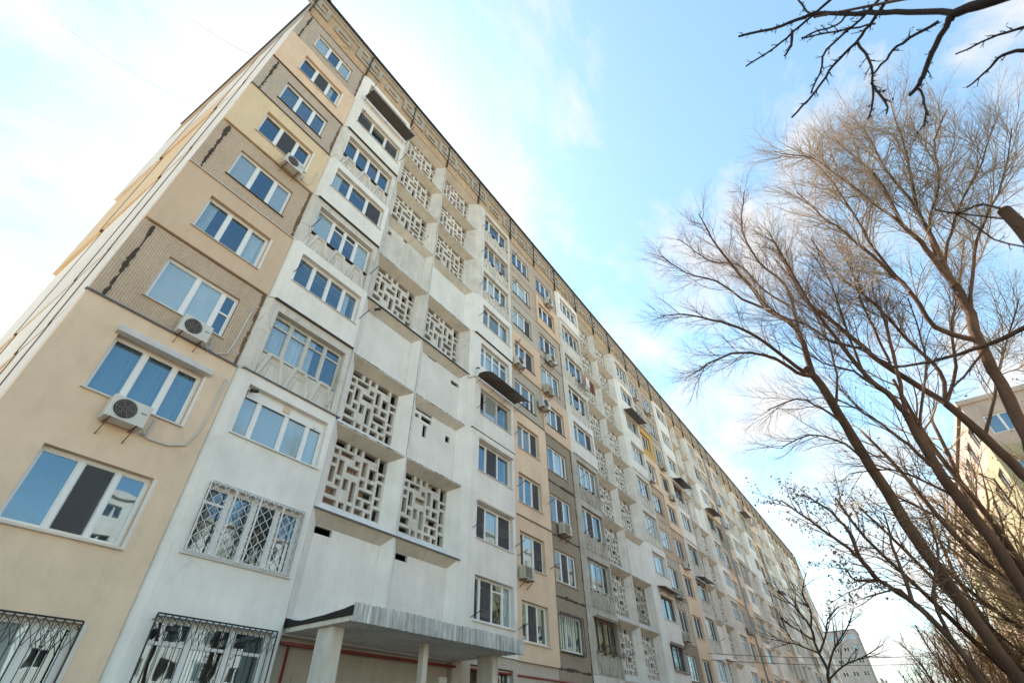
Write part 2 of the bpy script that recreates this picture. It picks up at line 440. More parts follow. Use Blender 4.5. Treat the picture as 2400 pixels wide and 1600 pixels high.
def frame_mesh(w, h, splits, trans, fw, mw, dep, m):
    def make():
        b = MB()
        b.box(0, fw, 0, dep, 0, h); b.box(w - fw, w, 0, dep, 0, h)
        b.box(fw, w - fw, 0, dep, 0, fw); b.box(fw, w - fw, 0, dep, h - fw, h)
        xs = [fw]
        for s in splits:
            b.box(s * w - mw / 2, s * w + mw / 2, -0.004, dep, fw, h - fw)
            xs += [s * w - mw / 2, s * w + mw / 2]
        xs.append(w - fw)
        for k, tr in (trans or {}).items():
            b.box(xs[2 * k], xs[2 * k + 1], 0.006, dep - 0.006, tr * h - 0.03, tr * h + 0.03)
        # sash beading: thin inner frame in each light
        for k in range(len(splits) + 1):
            x0, x1 = xs[2 * k], xs[2 * k + 1]
            sw = 0.028
            b.box(x0, x0 + sw, 0.018, dep - 0.01, fw, h - fw); b.box(x1 - sw, x1, 0.018, dep - 0.01, fw, h - fw)
            b.box(x0 + sw, x1 - sw, 0.018, dep - 0.01, fw, fw + sw); b.box(x0 + sw, x1 - sw, 0.018, dep - 0.01, h - fw - sw, h - fw)
        return b.mesh('window', m)
    return cached(('frame', round(w, 3), round(h, 3), tuple(splits), tuple(sorted((trans or {}).items())), fw, mw, dep, m), make)

def pane_mesh(w, h):
    return cached(('pane', round(w, 3), round(h, 3)), lambda: MB().box(0, w, 0, 0.006, 0, h).mesh('pane', 'glass'))
def curtain_mesh(w, h, m, seed):
    def make():
        b = MB()
        n = max(8, int(w / 0.025))
        r = random.Random(seed)
        ph = r.uniform(0, 6)
        pts = []
        for i in range(n + 1):
            x = w * i / n
            pts.append((x, 0.022 * math.sin(x * 55 + ph + 1.2 * math.sin(x * 9)) + 0.012 * math.sin(x * 23 + ph)))
        for i in range(n):
            (x0, y0), (x1, y1) = pts[i], pts[i + 1]
            b.quad((x0, y0, 0), (x1, y1, 0), (x1, y1, h), (x0, y0, h))
        return b.mesh('curtain', m, smooth=True)
    return cached(('curt', round(w, 2), round(h, 2), m, seed % 5), make)
def venetian_mesh(w, h):
    def make():
        b = MB()
        n = int(h / 0.075)
        for i in range(n):
            z = h * (i + 0.5) / n
            b.quad((0, 0, z - 0.033), (w, 0, z - 0.033), (w, 0.03, z + 0.033), (0, 0.03, z + 0.033))
        return b.mesh('venetian_blind', 'curt')
    return cached(('ven', round(w, 2), round(h, 2)), make)

def window(root, x0, x1, z0, z1, y, splits=(0.34, 0.67), codes=None, trans=None, m='pvc', detail=2, sill=None, sill_y=-0.1, fw=0.055, mw=0.095, seed=0):
    w, h = x1 - x0, z1 - z0
    dep = 0.07
    o = place('window', frame_mesh(w, h, splits, trans, fw, mw, dep, m), root, (x0, y, z0))
    xs = [fw]
    for s in splits:
        xs += [s * w - mw / 2, s * w + mw / 2]
    xs.append(w - fw)
    npan = len(splits) + 1
    codes = (codes or 'n' * npan).ljust(npan, 'n')
    if detail >= 2:
        for k in range(npan):
            a, c = xs[2 * k] + 0.02, xs[2 * k + 1] - 0.02
            if trans and k in trans:
                t = trans[k] * h
                place('pane', pane_mesh(c - a, t - 0.02 - fw), o, (a, 0.035, fw + 0.01))
                place('pane', pane_mesh(c - a, h - fw - t - 0.02), o, (a, 0.035, t + 0.02))
            else:
                place('pane', pane_mesh(c - a, h - 2 * fw), o, (a, 0.035, fw))
    else:
        def mk():
            b = MB()
            for k in range(npan):
                b.box(xs[2 * k] + 0.01, xs[2 * k + 1] - 0.01, 0.035, 0.041, fw, h - fw)
            return b.mesh('glazing', 'glass')
        place('glazing', cached(('glz', round(w, 3), round(h, 3), tuple(splits)), mk), o)
    for k in range(npan):
        a, c = xs[2 * k], xs[2 * k + 1]
        cd = codes[k]
        if cd == 'c':
            place('curtain', curtain_mesh((c - a) + 0.04, h - 0.05, 'curt', seed + k), o, (a - 0.02, 0.115, 0.02))
        elif cd == 'h':
            place('curtain', curtain_mesh((c - a) * 0.55, h - 0.05, 'curt', seed + k), o, (a - 0.02, 0.115, 0.02))
        elif cd == 'b':
            me = cached(('bl', round(c - a, 2), round(h, 2)), lambda: MB().box(0, c - a + 0.03, 0, 0.004, 0, h - 0.06).mesh('roller_blind', 'curt'))
            place('roller_blind', me, o, (a - 0.015, 0.075, 0.03))
        elif cd == 't':
            place('curtain', curtain_mesh((c - a) + 0.04, h - 0.05, 'curt2', seed + k), o, (a - 0.02, 0.13, 0.02))
        elif cd == 'r':
            place('curtain', curtain_mesh((c - a) + 0.04, h - 0.05, 'curt3', seed + k), o, (a - 0.02, 0.14, 0.02))
        elif cd == 'v':
            place('venetian_blind', venetian_mesh(c - a + 0.02, h - 0.06), o, (a - 0.01, 0.075, 0.03))
        elif cd == 's':
            def mks():
                b = MB(); ww = c - a
                b.box(0.03, ww - 0.03, 0.004, 0.006, 0.03, h - 2 * fw - 0.03)
                return b.mesh('insect_screen', 'screen')
            so = place('insect_screen', cached(('scr', round(c - a, 2), round(h, 2)), mks), o, (a, -0.012, fw))
    if sill:
        me = cached(('sill', round(w, 3), sill, sill_y, y), lambda: MB().prism([(sill_y - y, -0.045), (0.0, -0.012), (0.0, -0.03), (sill_y - y, -0.065)], 'x', -0.05, w + 0.05).mesh('sill', sill))
        place('sill', me, o)
    return o

# the pierced concrete screen of the stair landings
HOLES = [(0, .2, .9, 1), (.26, .35, .9, 1), (.40, .49, .9, 1), (.54, .80, .9, 1), (.85, 1, .78, 1),
 (0, .09, .77, .85), (.13, .36, .78, .86), (0, .09, .62, .71), (.13, .22, .47, .71), (.405, .495, .71, .80), (.545, .635, .60, .84), (.69, .82, .60, .77),
 (.87, 1, .65, .74), (0, .09, .33, .57), (.28, .50, .56, .66), (.13, .22, .31, .41), (.265, .355, .29, .46), (.545, .635, .43, .54), (.69, .82, .44, .54),
 (.87, .97, .38, .60), (0, .19, .15, .26), (.405, .495, .15, .46), (.56, .82, .28, .39), (0, .22, .01, .10), (.265, .355, .01, .10), (.405, .495, .01, .10),
 (.545, .635, .14, .24), (.69, .82, .14, .24), (.87, .97, .24, .34), (.545, .70, .01, .10), (.745, .84, .01, .09), (.87, 1, .01, .19)]
def plate_mesh(w, h, th, holes, m, name):
    us = sorted(set([0, 1] + [q for a in holes for q in a[:2]])); vs_ = sorted(set([0, 1] + [q for a in holes for q in a[2:]]))
    nu, nv = len(us) - 1, len(vs_) - 1
    occ = [[True] * nv for _ in range(nu)]
    for i in range(nu):
        for j in range(nv):
            cu, cv = (us[i] + us[i + 1]) / 2, (vs_[j] + vs_[j + 1]) / 2
            if any(a < cu < b_ and c < cv < d for a, b_, c, d in holes):
                occ[i][j] = False
    b = MB()
    for j in range(nv):
        i = 0
        while i < nu:
            if not occ[i][j]:
                i += 1; continue
            k = i
            while k + 1 < nu and occ[k + 1][j]:
                k += 1
            x0, x1, z0, z1 = us[i] * w, us[k + 1] * w, vs_[j] * h, vs_[j + 1] * h
            b.quad((x0, 0, z0), (x1, 0, z0), (x1, 0, z1), (x0, 0, z1))
            b.quad((x0, th, z0), (x0, th, z1), (x1, th, z1), (x1, th, z0))
            i = k + 1
    for a, b_, c, d in holes:
        x0, x1, z0, z1 = a * w, b_ * w, c * h, d * h
        b.quad((x0, 0, z0), (x0, th, z0), (x1, th, z0), (x1, 0, z0)); b.quad((x0, 0, z1), (x1, 0, z1), (x1, th, z1), (x0, th, z1))
        b.quad((x0, 0, z0), (x0, 0, z1), (x0, th, z1), (x0, th, z0)); b.quad((x1, 0, z0), (x1, th, z0), (x1, th, z1), (x1, 0, z1))
    me = bpy.data.meshes.new(name)
    me.from_pydata(b.v, [], b.f)
    me.materials.append(M[m])
    return me

def cframe_mesh(w, h, il, ib, it, dep, m):
    def make():
        b = MB()
        rim = 0.035
        g = 0.004
        o0 = [(g, g), (w - g, g), (w - g, h - g), (g, h - g)]
        o1 = [(rim, rim), (w - rim, rim), (w - rim, h - rim), (rim, h - rim)]
        i0 = [(il, ib), (w - il, ib), (w - il, h - it), (il, h - it)]
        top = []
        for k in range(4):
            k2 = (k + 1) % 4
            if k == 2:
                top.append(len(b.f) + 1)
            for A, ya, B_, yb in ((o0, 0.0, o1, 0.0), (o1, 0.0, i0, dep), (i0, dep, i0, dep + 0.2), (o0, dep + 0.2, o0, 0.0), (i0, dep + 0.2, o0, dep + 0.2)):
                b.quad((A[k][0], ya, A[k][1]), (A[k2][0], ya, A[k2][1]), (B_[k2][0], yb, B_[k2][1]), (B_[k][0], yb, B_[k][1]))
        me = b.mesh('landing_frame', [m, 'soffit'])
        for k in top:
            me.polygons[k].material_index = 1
        return me
    return cached(('cf', round(w, 3), round(h, 3), il, ib, it, dep, m), make)

def stair_cell(root, x0, x1, n, kind, mf, mg, holes=None):
    w, h = x1 - x0, FH
    z0 = J(n)
    if kind == 'g':
        il, ib, it, dep = 0.46, 0.36, 0.30, 0.38
        place('landing_frame', cframe_mesh(w, h, il, ib, it, dep, mf), root, (x0, 0, z0))
        gw, gh = w - 2 * il, h - ib - it
        gm = cached(('grille', round(gw, 3), mg), lambda: plate_mesh(gw - 0.004, gh - 0.004, 0.15, HOLES, mg, 'pierced_screen'))
        place('pierced_screen', gm, root, (x0 + il + 0.002, dep + 0.03, z0 + ib + 0.002))
        rb = random.Random(int(x0 * 13) + n * 7)
        if rb.random() < 0.4:      # some landings are bricked up or boarded behind the screen
            u0 = rb.choice([0, 0, 0.3, 0.55]); u1 = rb.choice([1.0, 0.7, 1.0]); v1 = rb.choice([0.45, 0.6, 0.85, 1.0])
            mi = rb.choice(['brickw', 'brickw', 'curt', 'acb'])
            MB().box(u0 * gw, max(u1, u0 + 0.3) * gw, 0, 0.08, 0, v1 * gh).build('landing_infill', mi, root, (x0 + il, dep + 0.20, z0 + ib))
    else:
        il, ib, it, dep = 0.34, 0.02, 0.34, 0.24
        place('landing_frame', cframe_mesh(w, h, il, ib, it, dep, mf), root, (x0, 0, z0))
        gw, gh = w - 2 * il, h - ib - it
        hs = []
        for (a, b_, c, d) in (holes or []):
            hs.append(((a - x0 - il) / gw, (b_ - x0 - il) / gw, (c - z0 - ib) / gh, (d - z0 - ib) / gh))
        hs = [(max(0, a), min(1, b_), max(0, c), min(1, d)) for a, b_, c, d in hs]
        me = plate_mesh(gw - 0.004, gh - 0.004, 0.1, hs, mf, 'infill_wall')
        place('infill_wall', me, root, (x0 + il + 0.002, dep + 0.02, z0 + ib + 0.002))

def relief_mesh(w, h, m):
    """cast concrete balcony front with three raised letter-A shapes and a wavy top"""
    def make():
        b = MB()
        b.box(0, w, 0.0, 0.1, 0.0, h * 0.87)
        def bar(p, q, wd, y0, y1):
            p = Vector(p); q = Vector(q); d = (q - p).normalized(); nn = Vector((-d.y, d.x)) * wd / 2
            o_ = [p + nn, p - nn, q - nn, q + nn]; i_ = [p + nn * 0.5, p - nn * 0.5, q - nn * 0.5, q + nn * 0.5]
            i = len(b.v)
            b.v += [(v.x, y0, v.y) for v in o_] + [(v.x, y1, v.y) for v in i_]
            b.f.append((i + 4, i + 5, i + 6, i + 7))
            for k in range(4):
                k2 = (k + 1) % 4
                b.f.append((i + k, i + k2, i + 4 + k2, i + 4 + k))
        for k in range(3):
            c = w * (k + 0.5) / 3
            s = w / 3 * 0.5
            # raised hump that carries the shape above the plate
            b.prism([(c - s * 0.72, h * 0.62), (c + s * 0.72, h * 0.62), (c + s * 0.50, h * 0.94), (c + s * 0.38, h), (c - s * 0.38, h), (c - s * 0.50, h * 0.94)], 'y', -0.012, 0.098)
            bar((c - s * 0.86, h * 0.04), (c - s * 0.40, h * 0.92), 0.17, 0.0, -0.085)
            bar((c + s * 0.86, h * 0.04), (c + s * 0.40, h * 0.92), 0.17, 0.0, -0.085)
            bar((c - s * 0.40, h * 0.90), (c + s * 0.40, h * 0.90), 0.16, -0.01, -0.08)
            b.prism([(c - s * 0.30, h * 0.05), (c + s * 0.30, h * 0.05), (c + s * 0.16, h * 0.46), (c - s * 0.16, h * 0.46)], 'y', -0.055, 0.004)
        b.box(0, w, -0.03, 0.1, -0.05, 0.0)
        return b.mesh('relief_parapet', m)
    return cached(('rel', round(w, 3), round(h, 3), m), make)

def loggia(root, x0, x1, wl, wr, n, style, splits, codes, trans=None, wm='pvc', m=None, sill='sill', detail=2, seed=0, cl=0.2, cr=0.16, mouldings=False, zs=None, zt=None):
    """balcony bay: 'ins' = rendered insulation slab, 'rel' = original concrete with relief parapet, 'smo' = original with plain parapet"""
    z0 = J(n)
    w = x1 - x0
    zs = 0.98 if zs is None else zs
    zt = 2.36 if zt is None else zt
    if style == 'ins':
        yf = -0.20
        place('wall_panel', ring_mesh(w, FH, wl - x0, wr - x0, zs, zt, yf, 0.3, cl, cr, m or 'white'), root, (x0, 0, z0))
        window(root, wl, wr, z0 + zs, z0 + zt, -0.03, splits, codes, trans, wm, detail, sill, -0.25, seed=seed)
    else:
        mm = m or 'oldwhite'
        yf = -0.13
        place('pilaster_frame', ring_mesh(w, FH, wl - x0, wr - x0, 0.05, 2.44, yf, 0.3, cl, cr, mm), root, (x0, 0, z0))
        if style == 'rel':
            place('relief_parapet', relief_mesh(wr - wl - 0.006, zs - 0.05, mm), root, (wl + 0.003, -0.06, z0 + 0.05))
        else:
            me = cached(('par', round(wr - wl, 3), mm, zs), lambda: MB().box(0.003, wr - wl - 0.003, 0, 0.12, 0, zs - 0.05).mesh('parapet', mm))
            place('parapet', me, root, (wl, -0.10, z0 + 0.05))
        window(root, wl + 0.01, wr - 0.01, z0 + zs, z0 + 2.42, 0.05, splits, codes, trans, wm, detail, sill, -0.14, seed=seed)
    if mouldings:
        me = cached(('mou', round(wr - wl, 3)), lambda: MB().prism([(0.0, 0), (-0.10, 0.02), (-0.12, 0.10), (0.0, 0.16)], 'x', -0.05, wr - wl + 0.05).mesh('window_hood', 'white'))
        place('window_hood', me, root, (wl, yf, z0 + zt + 0.01))

def flat_bay(root, x0, x1, wl, wr, n, m, yf, splits, codes, trans=None, wm='pvc', sill='sill', detail=2, seed=0, zs=0.68, zt=2.12):
    z0 = J(n)
    place('wall_panel', ring_mesh(x1 - x0, FH, wl - x0, wr - x0, zs, zt, yf, 0.3, 0, 0, m), root, (x0, 0, z0))
    return window(root, wl, wr, z0 + zs, z0 + zt, 0.06 if yf < -0.02 else 0.09, splits, codes, trans, wm, detail, sill, yf - 0.06, seed=seed)

def attic_meshes():
    def orn():
        b = MB()
        # greek-key block on each side of the joint
        for s in (1, -1):
            def bx(xa, xb, za, zb, y):
                xa, xb = sorted((xa * s, xb * s)); b.box(xa, xb, y, 0.0, za, zb)
            bx(0.03, 0.86, 0.78, 1.02, -0.09)
            bx(0.62, 0.86, 1.02, 1.95, -0.085)
            bx(0.03, 0.50, 1.22, 1.46, -0.08)
            bx(0.03, 0.26, 1.46, 2.05, -0.075)
            bx(0.26, 0.62, 1.80, 2.05, -0.08)
        return b.mesh('key_ornament', 'attic')
    def bar(w):
        b = MB()
        b.box(0, w, -0.09, 0, 0, 0.17); b.box(0, w, -0.085, 0, 0.40, 0.57); b.box(0, 0.2, -0.08, 0, 0.17, 0.40); b.box(w - 0.2, w, -0.08, 0, 0.17, 0.40)
        return b.mesh('bar_ornament', 'attic')
    return orn, bar
_orn, _bar = attic_meshes()
def attic_bay(root, x0, x1, seed=0):
    z0 = J(11)
    w = x1 - x0
    H = 31.86 - z0
    r = random.Random(seed)
    place('attic_panel', cached(('at', round(w, 3)), lambda: MB().box(0.012, w - 0.012, -0.03, 0.3, 0.02, H).mesh('attic_panel', 'ochre')), root, (x0, 0, z0))
    place('key_ornament', cached('orn', _orn), root, (x0, -0.03, z0))
    bw = 1.0
    place('bar_ornament', cached('bar', lambda: _bar(bw)), root, (x0 + w / 2 - bw / 2, -0.03, z0 + 0.78))
    lw = w - 1.76
    place('ledge', cached(('led', round(lw, 3)), lambda: MB().prism([(0, 0), (-0.1, 0.05), (-0.1, 0.2), (0, 0.2)], 'x', 0, lw).mesh('ledge', 'attic')), root, (x0 + 0.88, -0.03, z0 + 1.75))
    place('upper_ledge', cached(('led2', round(w, 3)), lambda: MB().prism([(0, 0), (-0.09, 0.03), (-0.09, 0.14), (0, 0.14)], 'x', 0.02, w - 0.02).mesh('upper_ledge', 'attic')), root, (x0, -0.03, z0 + 2.28))
    def cop():
        return MB().prism([(0.35, H), (-0.20, H), (-0.22, H - 0.05), (-0.16, H + 0.10), (0.35, H + 0.12)], 'x', 0.0, w - 0.01).mesh('roof_coping', 'coping')
    place('roof_coping', cached(('cop', round(w, 3)), cop), root, (x0, 0, z0))
    b = MB()
    ragged(b, (x0 + 0.0, z0 + 0.05), (x0 + 0.0, z0 + H), 0.07, -0.16, -0.03, seed, 0.9, 0.09, 0.1)
    b.build('joint_mastic', 'mastic', root)

RS = ['nnn', 'nsn', 'cnn', 'nnc', 'cnc', 'bnb', 'nsh', 'hnn', 'snn', 'nnb', 'vnn', 'cbn', 'nns', 'bbn']
def module(root, k, X, spec=None, detail=2, grille_mat=('white', 'white')):
    """one stairwell section of six bays starting at X"""
    spec = spec or {}
    r = random.Random(100 + k)
    xB, xC1, xC2, xD, xE, xF, xEnd = X, X + 3.45, X + 6.60, X + 9.78, X + 13.45, X + 16.55, X + 19.6
    mods_white = ['ins', 'rel', 'rel', 'smo', 'rel', 'ins']
    for n in range(1, 11):
        # loggia bays
        for nm, x0, x1, a, c in (('B', xB, xC1, xB + 0.46, xC1 - 0.35), ('D', xD, xE, xD + 0.75, xE - 0.40)):
            s = spec.get((nm, n))
            if s is None:
                st = r.choice(mods_white)
                sp = r.choice([(0.34, 0.67), (0.25, 0.5, 0.75), (0.3, 0.65), (0.26, 0.52, 0.76)])
                cd = ''.join(r.choice('nnnncbhs') for _ in range(len(sp) + 1))
                tr = {q: 0.72 for q in range(len(sp) + 1)} if (st != 'ins' and r.random() < 0.4) else None
                wm = 'pvc' if (tr is None or r.random() < 0.5) else r.choice(['wood', 'wood', 'bwood'])
                s = dict(style=st, splits=sp, codes=cd, trans=tr, wm=wm, sill=r.choice(['sill', 'dsill', 'sill', None]), m=('white' if st == 'ins' else r.choice(['oldwhite', 'oldwhite', 'conc' if k in (1, 3) else 'oldwhite'])))
            loggia(root, x0, x1, a, c, n, s['style'], s['splits'], s['codes'], s.get('trans'), s.get('wm', 'pvc'), s.get('m'), s.get('sill', 'sill'), detail, seed=k * 100 + n, mouldings=s.get('mould', False), zs=s.get('zs'), zt=s.get('zt'), cl=0.2 if nm == 'B' else 0.3, cr=0.16)
        for nm, x0, x1 in (('C1', xC1, xC2), ('C2', xC2, xD)):
            s = spec.get((nm, n))
            if s is None:
                old = k or n >= 6
                s = ('g', 'oldwhite' if old else 'white', 'oldwhite', None)
                if r.random() < (0.13 if k > 1 else 0.0):
                    s = ('p', 'white', 'white', [(x0 + 0.5, x0 + 0.95, J(n) + 2.0, J(n) + 2.2)])
            if s:
                stair_cell(root, x0, x1, n, *s)
                if detail and n > 3:
                    b = MB(); ragged(b, (x0 + 0.05, J(n)), (x1 - 0.05, J(n)), 0.028, -0.008, 0.02, int(x0 * 7) + n, 1.0, 0.09, 0.5); b.build('joint_mastic', 'mastic', root)
                    if nm == 'C2' and n % 3:
                        b = MB(); ragged(b, (x0, J(n) + 0.05), (x0, J(n + 1) - 0.05), 0.02, -0.006, 0.02, int(x0 * 9) + n, 1.0, 0.12, 0.6); b.build('joint_mastic', 'mastic', root)
        for nm, x0, x1, a, c in (('E', xE, xF, xE + 0.30, xF - 0.75), ('F', xF, xEnd, xF + 0.30, xEnd - 0.64)):
            s = spec.get((nm, n))
            if s is None:
                m_, yf = r.choice([('grey', -0.01), ('gtile', 0.0), ('btile', 0.0), ('cream', -0.09), ('peach', -0.09), ('grey', 0.0), ('peach', -0.08), ('tile', 0.0)])
                sp = r.choice([(0.34, 0.67), (0.30, 0.66), (0.36, 0.78), (0.5,)])
                s = dict(m=m_, yf=yf, splits=sp, codes=r.choice(RS), sill=r.choice(['sill', 'dsill', 'dsill']), wm=r.choice(['pvc'] * 5 + ['wood', 'bwood']))
            flat_bay(root, x0, x1, a, c, n, s['m'], s['yf'], s.get('splits', (0.34, 0.67)), s.get('codes', 'nnn'), s.get('trans'), s.get('wm', 'pvc'), s.get('sill', 'sill'), detail, seed=k * 50 + n)
            if s['yf'] > -0.02 and detail >= 1:
                b = MB()
                if nm == 'F':
                    ragged(b, (x0 + 0.05, J(n)), (x1 - 0.05, J(n)), 0.055 if n > 5 else 0.10, s['yf'] - 0.012, s['yf'] + 0.02, k * 31 + n, 1.0, 0.08, 0.15)
                    ragged(b, (x1 - 0.03, J(n) + 0.03), (x1 - 0.03, J(n + 1) - 0.03), 0.07, s['yf'] - 0.012, s['yf'] + 0.02, k * 37 + n, 1.0, 0.08, 0.12)
                else:
                    ragged(b, (x0 + 0.2, J(n)), (x1 - 0.05, J(n)), 0.035, s['yf'] - 0.01, s['yf'] + 0.02, k * 41 + n, 1.0, 0.1, 0.35)
                b.build('joint_mastic', 'mastic', root)
    for a, c in ((xB, xC1), (xC1, xC2), (xC2, xD), (xD, xE), (xE, xF), (xF, xEnd)):
        attic_bay(root, a, c, int(a * 10))
    for n in range(1, 12):
        place('floor_slab', cached('slab', lambda: MB().box(0, ML - 0.01, 0.62, 1.5, -0.09, 0.09).mesh('floor_slab', 'room')), root, (X, 0, J(n)))
    for q in (xC1, xD, xE, xF, xEnd):
        place('cross_wall', cached('cw', lambda: MB().box(-0.06, 0.06, 0.62, 1.5, F0, J(11) - 0.1).mesh('cross_wall', 'room')), root, (q - 0.06, 0, 0))
# ------------------------------------------------------------------ ground and streets
def sheet(name, m, x0, x1, y0, y1, z, label):
    o = MB(); o.quad((x0, y0, z), (x1, y0, z), (x1, y1, z), (x0, y1, z))
    ob = o.build(name, m); tag(ob, label, None, None, 'structure'); return ob
sheet('ground', 'earth', -1200, 1600, -1200, 1400, 0.0, 'bare earth and dry grass around the apartment blocks')
sheet('road', 'asphalt', -60, 260, -11.2, -5.6, 0.008, 'narrow asphalt lane along the apartment block')
pv = MB().box(-60, 260, -5.6, -3.4, -0.05, 0.12).build('pavement', 'slab'); tag(pv, 'paved walk with a kerb beside the lane', None, None, 'structure')
pv = MB().box(-60, 260, -11.5, -11.2, -0.05, 0.12).build('kerb', 'slab'); tag(pv, 'concrete kerb on the tree side of the lane', None, None, 'structure')

# ------------------------------------------------------------------ the long apartment block
BLD = thing('apartment_building', 'long ten storey panel apartment block in cream, white and brown, with pierced stairwell screens', 'building', (0, 0, 0))
NM = 6
XEND = XM + NM * ML
MB().box(XA + 0.45, XEND, 1.5, 12.6, 0.0, 31.5).build('inner_core', 'room', BLD)
MB().box(XA + 0.35, XEND + 0.05, 0.3, 12.75, 31.62, 31.84).build('roof_slab', 'coping', BLD)
for k in range(NM):
    MB().box(XM + k * ML, XM + (k + 1) * ML - 0.01, -0.06, 1.5, 0.0, F0 - 0.01).build('plinth', 'conc', BLD)
MB().box(XA, XM - 0.01, -0.09, 1.5, 0.0, F0 - 0.01).build('plinth', 'cream', BLD)

# end bay with one window per floor
A = {1: ('cream', -0.09, (0.36, 0.70), 'hcn', None, 'sill'), 2: ('cream', -0.09, (0.37, 0.70), 'nsn', None, 'sill'),
     3: ('cream', -0.09, (0.36, 0.70), 'ttt', None, 'sill'), 4: ('tile', 0.0, (0.44, 0.80), 'bbn', {2: 0.52}, 'sill'),
     5: ('salmon', -0.08, (0.36, 0.70), 'hnc', None, 'sill'), 6: ('tile', 0.0, (0.36, 0.70), 'bnb', None, 'dsill'),
     7: ('yellow', -0.08, (0.36, 0.70), 'nsn', None, 'sill'), 8: ('gtile', 0.0, (0.36, 0.70), 'vvv', None, 'dsill'),
     9: ('peach', -0.07, (0.36, 0.70), 'nsh', None, 'sill'), 10: ('gtile', 0.0, (0.36, 0.68), 'bnb', None, 'sill')}
for n, (m_, yf, sp, cd, tr, sl) in A.items():
    z0 = J(n)
    w = flat_bay(BLD, XA, XM, 1.74, 3.77, n, m_, yf, sp, cd, tr, 'pvc', sl, 2, seed=n)
    if n in (2, 5, 6, 7, 9, 10):       # plain white plaster reveal around the rendered openings
        pass
    if yf == 0.0:
        b = MB(); ragged(b, (1.08, z0 + 0.06), (1.08, z0 + FH - 0.1), 0.085, -0.014, 0.02, 400 + n, 1.0, 0.06, 0.04); b.build('joint_mastic', 'mastic', BLD)
        b = MB(); ragged(b, (4.345, z0 + 0.05), (4.345, z0 + FH - 0.02), 0.075, -0.012, 0.02, 430 + n, 1.0, 0.06, 0.05); b.build('joint_mastic', 'rust_joint', BLD)
        b = MB(); ragged(b, (0.9, z0 + FH - 0.01), (4.3, z0 + FH - 0.01), 0.035, -0.012, 0.015, 460 + n, 1.0, 0.1, 0.1); b.build('joint_mastic', 'rust_joint', BLD)
attic_bay(BLD, XA + 0.02, XM, 3)
for n in range(1, 12):
    place('floor_slab', cached('slabA', lambda: MB().box(XA + 0.4, XM - 0.1, 0.62, 1.5, -0.09, 0.09).mesh('floor_slab', 'room')), BLD, (0, 0, J(n)))

# gable wall: three bays of panels on a slightly skewed end plane, a few of them padded out with insulation
XB = {n: 0.62 if n <= 3 else 0.52 if n == 4 else 0.44 if n <= 6 else 0.30 if n <= 8 else 0.17 for n in range(0, 12)}
def gx(y, n):
    return XA + (XB[n] - XA) * max(0.0, y - 0.3) / 12.45
r = random.Random(5)
bays = ((0.305, 4.0), (4.0, 8.4), (8.4, 12.75))
for bi, (ya, yb) in enumerate(bays):
    for n in range(0, 12):
        m_ = 'white' if bi == 0 else r.choice(['white', 'white', 'white', 'cream'])
        if bi >= 1 and n in (7, 8):
            m_ = 'yellow'
        za, zb = (J(n) + 0.006, J(n + 1) - 0.006) if 0 < n < 11 else (0.0, J(1) - 0.006) if n == 0 else (J(11) + 0.006, 31.80)
        if n == 11:
            m_ = 'attic' if bi == 0 else 'ochre'
        MB().prism([(gx(ya, n), ya + 0.008), (gx(yb, n), yb - 0.008), (XA + 0.45, yb - 0.008), (XA + 0.45, ya + 0.008)], 'z', za, zb).build('gable_panel', m_, BLD)
        if 1 < n < 11:
            for yy in ([ya] if bi else [1.95]):
                MB().box(gx(yy, n) - 0.014, gx(yy, n) + 0.1, yy - 0.11, yy + 0.11, za - 0.004, zb + 0.004).build('joint_mastic', 'rust_joint', BLD)
MB().prism([(XA - 0.07, -0.2), (XB[11] - 0.07, 12.75), (XA + 0.5, 12.75), (XA + 0.5, -0.2)], 'z', 31.86, 31.96).build('roof_coping', 'coping', BLD)

